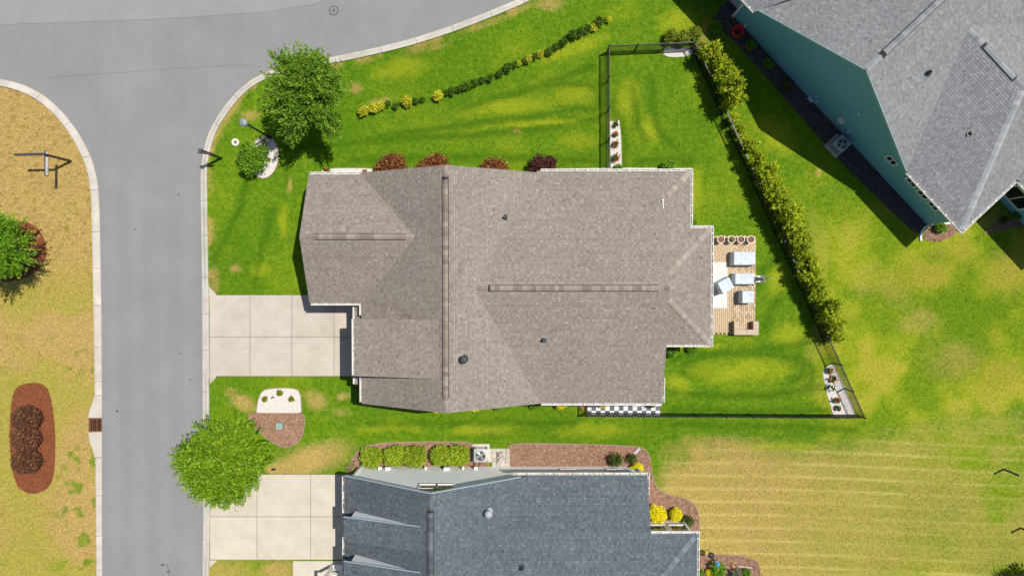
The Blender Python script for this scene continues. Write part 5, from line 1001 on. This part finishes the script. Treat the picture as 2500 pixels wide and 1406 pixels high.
while y > b1b[1] + .14:
    w_ = r.uniform(.04, .07)
    for q_ in range(2): mk.box((c[0] + .0335 - .02 * (b1a[1] - y) / 1.6, y - q_ * w_ * .6, 2.3), (.003, .016, .10))
    mk.box((c[0] + .0335 - .02 * (b1a[1] - y) / 1.6, y - w_ * .3, 2.3 + r.choice((-.04, 0, .04))), (.003, w_ * .7, .016)); y -= w_ + .045
mk.build('lettering', NAVY, b1)
b2 = MB().beam((c[0] + .1, c[1] + .0, 2.62), (c[0] - 1.68, c[1] - .05, 2.62), .11, .24).build('blade', NAVY, t); MB().beam((c[0] - .12, c[1] - .035, 2.62), (c[0] - .3, c[1] - .04, 2.62), .012, .2).build('name_panel', M('sign white', (0, 0, 0)), b2)
# utility ring, manhole, drain, boxes
c = P(575, 348); t = thing('utility_ring', (c[0], c[1], 0), 'white concrete ring round a small utility cap in the corner lawn', 'utility cover'); MB().lathe((c[0], c[1], 0), [(.25, 0), (.25, .05), (.21, .075), (.11, .07), (.1, .03)], 24).build('ring', concrete_mat('ring concrete', (.6, .58, .54), (.72, .70, .66)), t, smooth=True); MB().lathe((c[0], c[1], 0), [(.1, .01), (.1, .05), (.02, .055)], 14).build('cap', M('olive cap', (.18, .17, .10), .7, .3), t, smooth=True)
c = P(815, 27); t = thing('manhole_cover', (c[0], c[1], .022), 'round cast iron manhole cover with spokes in the street', 'manhole cover'); MB().lathe((c[0], c[1], .02), [(.31, 0), (.31, .018), (.265, .018), (.262, .0)], 32).build('frame', M('cast iron', (.10, .10, .098), .6, .5, .2, 20), t); MB().lathe((c[0], c[1], .02), [(.26, 0), (.26, .008)], 32).build('plate', M('cast iron', (0, 0, 0)), t)
for i in range(8):
    a0, a1 = i * math.pi / 4 + .16, (i + 1) * math.pi / 4 - .16; MB().prism([(c[0] + rr * math.cos(a), c[1] + rr * math.sin(a)) for rr, a in ((.09, a0 + .1), (.235, a0), (.245, (a0 + a1) / 2), (.235, a1), (.09, a1 - .1))], .02, .036).build('spoke_panel', M('worn iron', (.30, .30, .29), .5, .5, .2, 20), t)
RUST = M('rusty iron', (.17, .075, .04), .75, .3, .35, 18, bump=.4, bscale=60); dr = G([(219, 1020), (249, 1020), (249, 1053), (219, 1053)]); NOGRASS.append(dr); cx_, cy_ = P(234, 1036.5)[:2]; t = thing('storm_drain', (cx_, cy_, 0), 'rusty storm drain grate set in the left kerb', 'drain'); X0, X1, Y1, Y0 = dr[0][0], dr[1][0], dr[0][1], dr[2][1]
MB().box(((X0 + X1) / 2, cy_, -.05), (X1 - X0, Y1 - Y0, .1)).build('pit', M('drain dark', (.02, .015, .012), .9, .1), t); MB().box((X0 + .06, cy_, .06), (.12, Y1 - Y0 - .01, .13)).build('hood', RUST, t)
for x in (X0 + .2, X1 - .02): MB().box((x, cy_, .015), (.05, Y1 - Y0 - .01, .035)).build('grate_frame', RUST, t)
for y in (Y0 + .025, Y1 - .025): MB().box(((X0 + X1) / 2 + .08, y, .016), (.5, .045, .035)).build('grate_frame', RUST, t)
for i in range(10): MB().box(((X0 + X1) / 2 + .1, Y0 + .07 + i * (Y1 - Y0 - .14) / 9, .014), (.5, .03, .03)).build('grate_bar', RUST, t)
MB().box(((X0 + X1) / 2 + .08, cy_, .018), (.04, Y1 - Y0 - .04, .034)).build('grate_bar', RUST, t)
c = P(683, 1039, .2); t = thing('utility_box', (c[0], c[1], 0), 'grey green utility box in the bark mulch beside the stone bed', 'utility box'); GB = M('utility green', (.20, .27, .24), .5, .4, .1, 9); MB().box((c[0], c[1], .15), (.44, .42, .3), taper=.92).build('body', GB, t); MB().box((c[0], c[1], .325), (.46, .44, .05), taper=.93).box((c[0], c[1], .356), (.3, .28, .014)).build('lid', M('utility lid', (.27, .36, .33), .45, .4, .1, 9), t); MB().box((c[0], c[1] + .06, .366), (.1, .03, .01)).build('latch', GB, t)
c = P(668, 1145); t = MB().lathe((c[0], c[1], 0), [(.15, 0), (.16, .03), (.13, .045), (.02, .05)], 14, sy=.55).build('water_meter_lid', M('lid black', (.035, .035, .035), .6, .3), smooth=True); tag(t, 'small black oval meter lid on the dry grass above the lower driveway', 'meter lid')
c = P(667, 969); t = thing('spot_light', (c[0], c[1], 0), 'small dark garden spot light on the square white stone bed', 'light'); MB().tube((c[0], c[1], 0), (c[0], c[1], .1), .015, .015, 6).build('stake', BLK, t); MB().tube((c[0] - .1, c[1] - .03, .12), (c[0] + .08, c[1] + .03, .16), .035, .05, 10).build('lamp_head', BLK, t)
c = P(891, 419); t = MB().box((c[0], c[1] - .1, .06), (.28, .4, .1)).build('splash_block', M('splash block', (.20, .07, .055), .8, .2)); tag(t, 'dark red splash block on the stone strip by the front gable', 'splash block')
for (u, v), lab in (((2450, 1145), 'short dark metal post in the mown field, upper one'), ((2492, 1288), 'short dark metal post at the right edge, lower one')):
    c = P(u, v); t = thing('field_post', (c[0], c[1], 0), lab, 'post', 'dark posts in the field'); MB().box((c[0], c[1], .7), (.1, .1, 1.4)).build('post', M('weathered post', (.07, .075, .08), .6, .4, .25, 12), t); MB().box((c[0], c[1], 1.42), (.13, .13, .05), taper=.8).box((c[0] - .08, c[1] - .03, 1.15), (.06, .05, .12)).build('post_cap', M('weathered cap', (.16, .18, .19), .5, .4), t)
# air conditioners
def aircon(x, y, rz, label):
    t = thing('air_conditioner', (x, y, 0), label, 'air conditioner'); cs, sn = math.cos(rz), math.sin(rz); R = lambda a, b: (x + a * cs - b * sn, y + a * sn + b * cs); cab = M('aircon cabinet', (.42, .43, .42), .45, .4, .05, 5, metal=.2); dk = M('aircon grille', (.06, .065, .07), .6, .3)
    MB().box((x, y, .04), (1.1, 1.1, .08), rz).build('pad', concrete_mat('pad concrete', (.5, .46, .40), (.6, .56, .5)), t); MB().box((x, y, .44), (.74, .74, .66), rz).build('core', dk, t)
    for sx in (-1, 1):
        for sy in (-1, 1): MB().box((*R(sx * .37, sy * .37), .46), (.09, .09, .76), rz).build('corner_post', cab, t)
    lou = bpy.data.meshes.new('louvre'); lb = MB().box((0, 0, 0), (.7, .02, .022)); lou.from_pydata(lb.v, [], lb.f); lou.materials.append(cab)
    for f in range(4):
        for i in range(11): p = R(.385 * math.cos(f * math.pi / 2), .385 * math.sin(f * math.pi / 2)); mesh_obj('louvre', lou, t, (p[0] - x, p[1] - y, .14 + i * .058), rz + f * math.pi / 2 + math.pi / 2)
    tp = MB(); n = 32; vs = []
    for i in range(n):
        a = 2 * math.pi * i / n; ca, sa = math.cos(a), math.sin(a); kk = .42 / max(abs(ca), abs(sa)); kk = min(kk, .53); vs += [(*R(ca * kk, sa * kk), .84), (*R(ca * .31, sa * .31), .87), (*R(ca * .30, sa * .30), .80), (*R(ca * kk, sa * kk), .80)]
    tp.add(vs, [(i * 4 + j, ((i + 1) % n) * 4 + j, ((i + 1) % n) * 4 + j + 1, i * 4 + j + 1) for i in range(n) for j in range(3)]); tp.build('top_cover', cab, t)
    for i in range(4): a = rz + i * math.pi / 2 + .5; MB().add([(x + .05 * math.cos(a - .3), y + .05 * math.sin(a - .3), .79), (x + .28 * math.cos(a - .35), y + .28 * math.sin(a - .35), .775), (x + .29 * math.cos(a + .4), y + .29 * math.sin(a + .4), .80), (x + .06 * math.cos(a + .6), y + .06 * math.sin(a + .6), .80)] + [(x + .05 * math.cos(a - .3), y + .05 * math.sin(a - .3), .785), (x + .28 * math.cos(a - .35), y + .28 * math.sin(a - .35), .77), (x + .29 * math.cos(a + .4), y + .29 * math.sin(a + .4), .795), (x + .06 * math.cos(a + .6), y + .06 * math.sin(a + .6), .795)], [(0, 1, 2, 3), (7, 6, 5, 4), (0, 4, 5, 1), (1, 5, 6, 2), (2, 6, 7, 3), (3, 7, 4, 0)]).build('fan_blade', M('fan metal', (.62, .63, .64), .3, .5, metal=.7), t)
    MB().lathe((x, y, .74), [(.07, 0), (.07, .07), (.02, .08)], 14).build('fan_hub', cab, t, smooth=True); gr = MB()
    for rr in (.1, .2, .29): gr.torus((x, y, .872), rr, .004, 24, 4)
    gr.build('fan_guard', dk, t); return t
c = P(1174, 1107, .35); aircon(c[0], c[1], 0, 'grey air conditioner beside the clipped hedge of the pale blue house'); hs = P(1152, 1130); ax_, ay_ = c[0], c[1]
t = MB().path([(ax_ - .3, ay_ - .4, .3), (ax_ - .42, ay_ - .6, .15), (ax_ - .4, -12.25, .35)], .025).path([(ax_ - .1, ay_ - .42, .3), (ax_ - .05, ay_ - .65, .12), (ax_ - .1, -12.25, .4)], .02).build('refrigerant_line', BLK); tag(t, 'two black pipes between the air conditioner and the pale blue wall', 'pipe')
c = P(2046, 355, .3); aircon(c[0], c[1], math.atan2(TD[1], TD[0]), 'grey air conditioner in the shade beside the teal wall')
# red hose coil
c = P(1799, 80); hb = MB(); r = random.Random(2)
for i in range(9): hb.torus((c[0] + r.uniform(-.05, .05), c[1] + r.uniform(-.05, .05), .05 + .025 * i), .24 + .12 * r.random(), .022, 30, 6, tilt=(r.uniform(-.12, .12), r.uniform(-.12, .12)), wob=.04, ph=r.random() * 6)
t = hb.build('garden_hose', M('red hose', (.92, .05, .02), .4, .4, .1, 9), smooth=True); tag(t, 'coiled bright red garden hose in the shade by the teal wall', 'hose')
# white edging curve at the teal corner
eb = MB(); pts = [(2247, 588), (2246, 575), (2250, 563), (2258, 554), (2270, 549), (2300, 547), (2330, 544)]; pw_ = [(*P(u, v)[:2], .05) for u, v in pts]
for a, b in zip(pw_[:-1], pw_[1:]): eb.beam(a, b, .12, .12)
tag(eb.build('garden_edging', M('edging white', (.66, .68, .70), .7, .2)), 'white curved garden edging at the corner of the teal house', 'edging')
# pavers stacked beside the lower air conditioner
GP = [M(f'grey paver {i}', c, .85, .2, .14, 12, bump=.3, bscale=60) for i, c in enumerate(((.40, .36, .31), (.46, .42, .37), (.50, .47, .43)))]; ring = G([(1190, 1094), (1245, 1094), (1245, 1138), (1206, 1138), (1206, 1128), (1190, 1128)]); NOGRASS.append(ring)
gp = MB().prism(ring, -.1, .02).build('paver_pad', M('pad sand', (.45, .41, .36), .95, .1)); tag(gp, 'small grey paver pad between the air conditioner and the mulch', 'paving', kind='structure'); gx0, gy0 = P(1190, 1138)[:2]
for i in range(5):
    for j in range(4):
        x, y = gx0 + .29 * (i + .5), gy0 + .29 * (j + .5)
        if inside(np.array([x]), np.array([y]), ring)[0]: MB().box((x, y, .03), (.28, .28, .06), taper=.98).build('paver', random.choice(GP), gp)
c = P(1222, 1113); t = thing('paver_stack', (c[0], c[1], .06), 'loose stack of grey concrete blocks on the small paver pad', 'blocks')
for i, (dx, dy, rz) in enumerate(((-.1, .2, 0), (.12, .2, .02), (-.1, -.05, .05), (.12, -.06, 0), (-.08, -.3, .1), (.14, -.3, 0), (.0, .15, .06), (.02, -.12, .02))): MB().box((c[0] + dx, c[1] + dy, .14 + (.16 if i > 5 else 0)), (.2, .22, .15), rz, taper=.97).build('block', GP[i % 3], t)
# bird feeder pole, hook, pot, stake
c = P(1727, 1342); t = thing('bird_feeder', (c[0], c[1], 0), 'black pole with a squirrel baffle disc and a blue bird feeder', 'bird feeder'); MB().tube((c[0], c[1], 0), (c[0], c[1], 2.3), .018, .018, 8).build('pole', BLK, t); MB().lathe((c[0], c[1], .85), [(.21, -.02), (.205, .0), (.1, .07), (.03, .1)], 20).build('baffle', M('baffle', (.03, .035, .05), .4, .4), t, smooth=True)
BLU = M('feeder blue', (.06, .30, .52), .35, .5); MB().lathe((c[0], c[1], 2.0), [(.09, 0), (.1, .02), (.085, .06), (.085, .24)], 14).build('seed_tube', M('feeder clear', (.55, .6, .62), .15, .5), t, smooth=True); MB().lathe((c[0], c[1], 2.24), [(.15, 0), (.14, .03), (.06, .09), (.015, .13)], 14).build('feeder_roof', BLU, t, smooth=True); MB().lathe((c[0], c[1], 1.96), [(.13, 0), (.14, .03), (.1, .035)], 14).build('feeder_tray', BLU, t, smooth=True)
c = P(1841, 1381); t = thing('shepherd_hook', (c[0], c[1], 0), 'thin black shepherd hook at the bottom mulch bed', 'hook'); MB().tube((c[0], c[1], 0), (c[0], c[1], 1.9), .014, .014, 6).build('pole', BLK, t); MB().path([(c[0] + .0 + .15 * (1 - math.cos(a)), c[1], 1.9 + .15 * math.sin(a)) for a in np.linspace(0, 3.6, 9)], .012, 6).build('crook', BLK, t)
a, b = P(1802, 1381), P(1836, 1385); t = MB().tube((a[0], a[1], .06), (b[0], b[1], .06), .025, .025, 8).build('garden_stake', TERW); tag(t, 'white stake lying on the mulch beside the black hook', 'stake')
c = P(1788, 1380); t = thing('terracotta_pot', (c[0], c[1], .02), 'small terracotta pot tipped on the bottom mulch bed', 'pot'); MB().tube((c[0] - .06, c[1] + .04, .12), (c[0] + .12, c[1] - .06, .14), .12, .07, 14).build('pot', M('terracotta', (.50, .25, .13), .8, .2), t); MB().torus((c[0] - .06, c[1] + .04, .12), .1, .025, 14, 6).build('rim', M('terracotta', (0, 0, 0)), t)
t = MB().box((*P(1555, 1100)[:2], .05), (.5, .16, .07), .8).build('downspout_end', M('downspout grey', (.42, .44, .46), .5, .4)); tag(t, 'grey downspout end lying in the upper corner of the winding mulch bed', 'downspout')

# ================================================================ GRASS BLADES
def blades(n, x0, x1, y0, y1, seed):
    r = np.random.default_rng(seed); p = np.stack([r.uniform(x0, x1, n), r.uniform(y0, y1, n)], 1); keep = np.ones(n, bool)
    pj = p + r.normal(size=p.shape) * .035
    for ring in NOGRASS: keep &= ~inside(pj[:, 0], pj[:, 1], ring)
    p = p[keep]; n = len(p); a = r.uniform(0, 6.283, n); L = r.uniform(.04, .09, n); W = r.uniform(.010, .024, n); hgt = r.uniform(.02, .055, n); dx, dy = np.cos(a), np.sin(a); z = np.zeros(n)
    v = np.stack([np.stack([p[:, 0] - dy * W, p[:, 1] + dx * W, z + .002], 1), np.stack([p[:, 0] + dy * W, p[:, 1] - dx * W, z + .002], 1), np.stack([p[:, 0] + dx * L, p[:, 1] + dy * L, hgt], 1)], 1).reshape(-1, 3)
    f = turf(p[:, 0], p[:, 1]); at = {k_: np.repeat(q_, 3) for k_, q_ in zip(('dry', 'yel', 'dark', 'lite'), f)}; at['tone'] = np.repeat(np.clip(r.normal(.53, .27, n), 0, 1), 3)
    return np_mesh('grass', v, None, 3, TURF, attrs=at)
tag(mesh_obj('grass', blades(420000, -33.5, 33.5, -19.2, 18.6, 5)), 'short mown grass blades over the lawns', 'grass', kind='stuff')
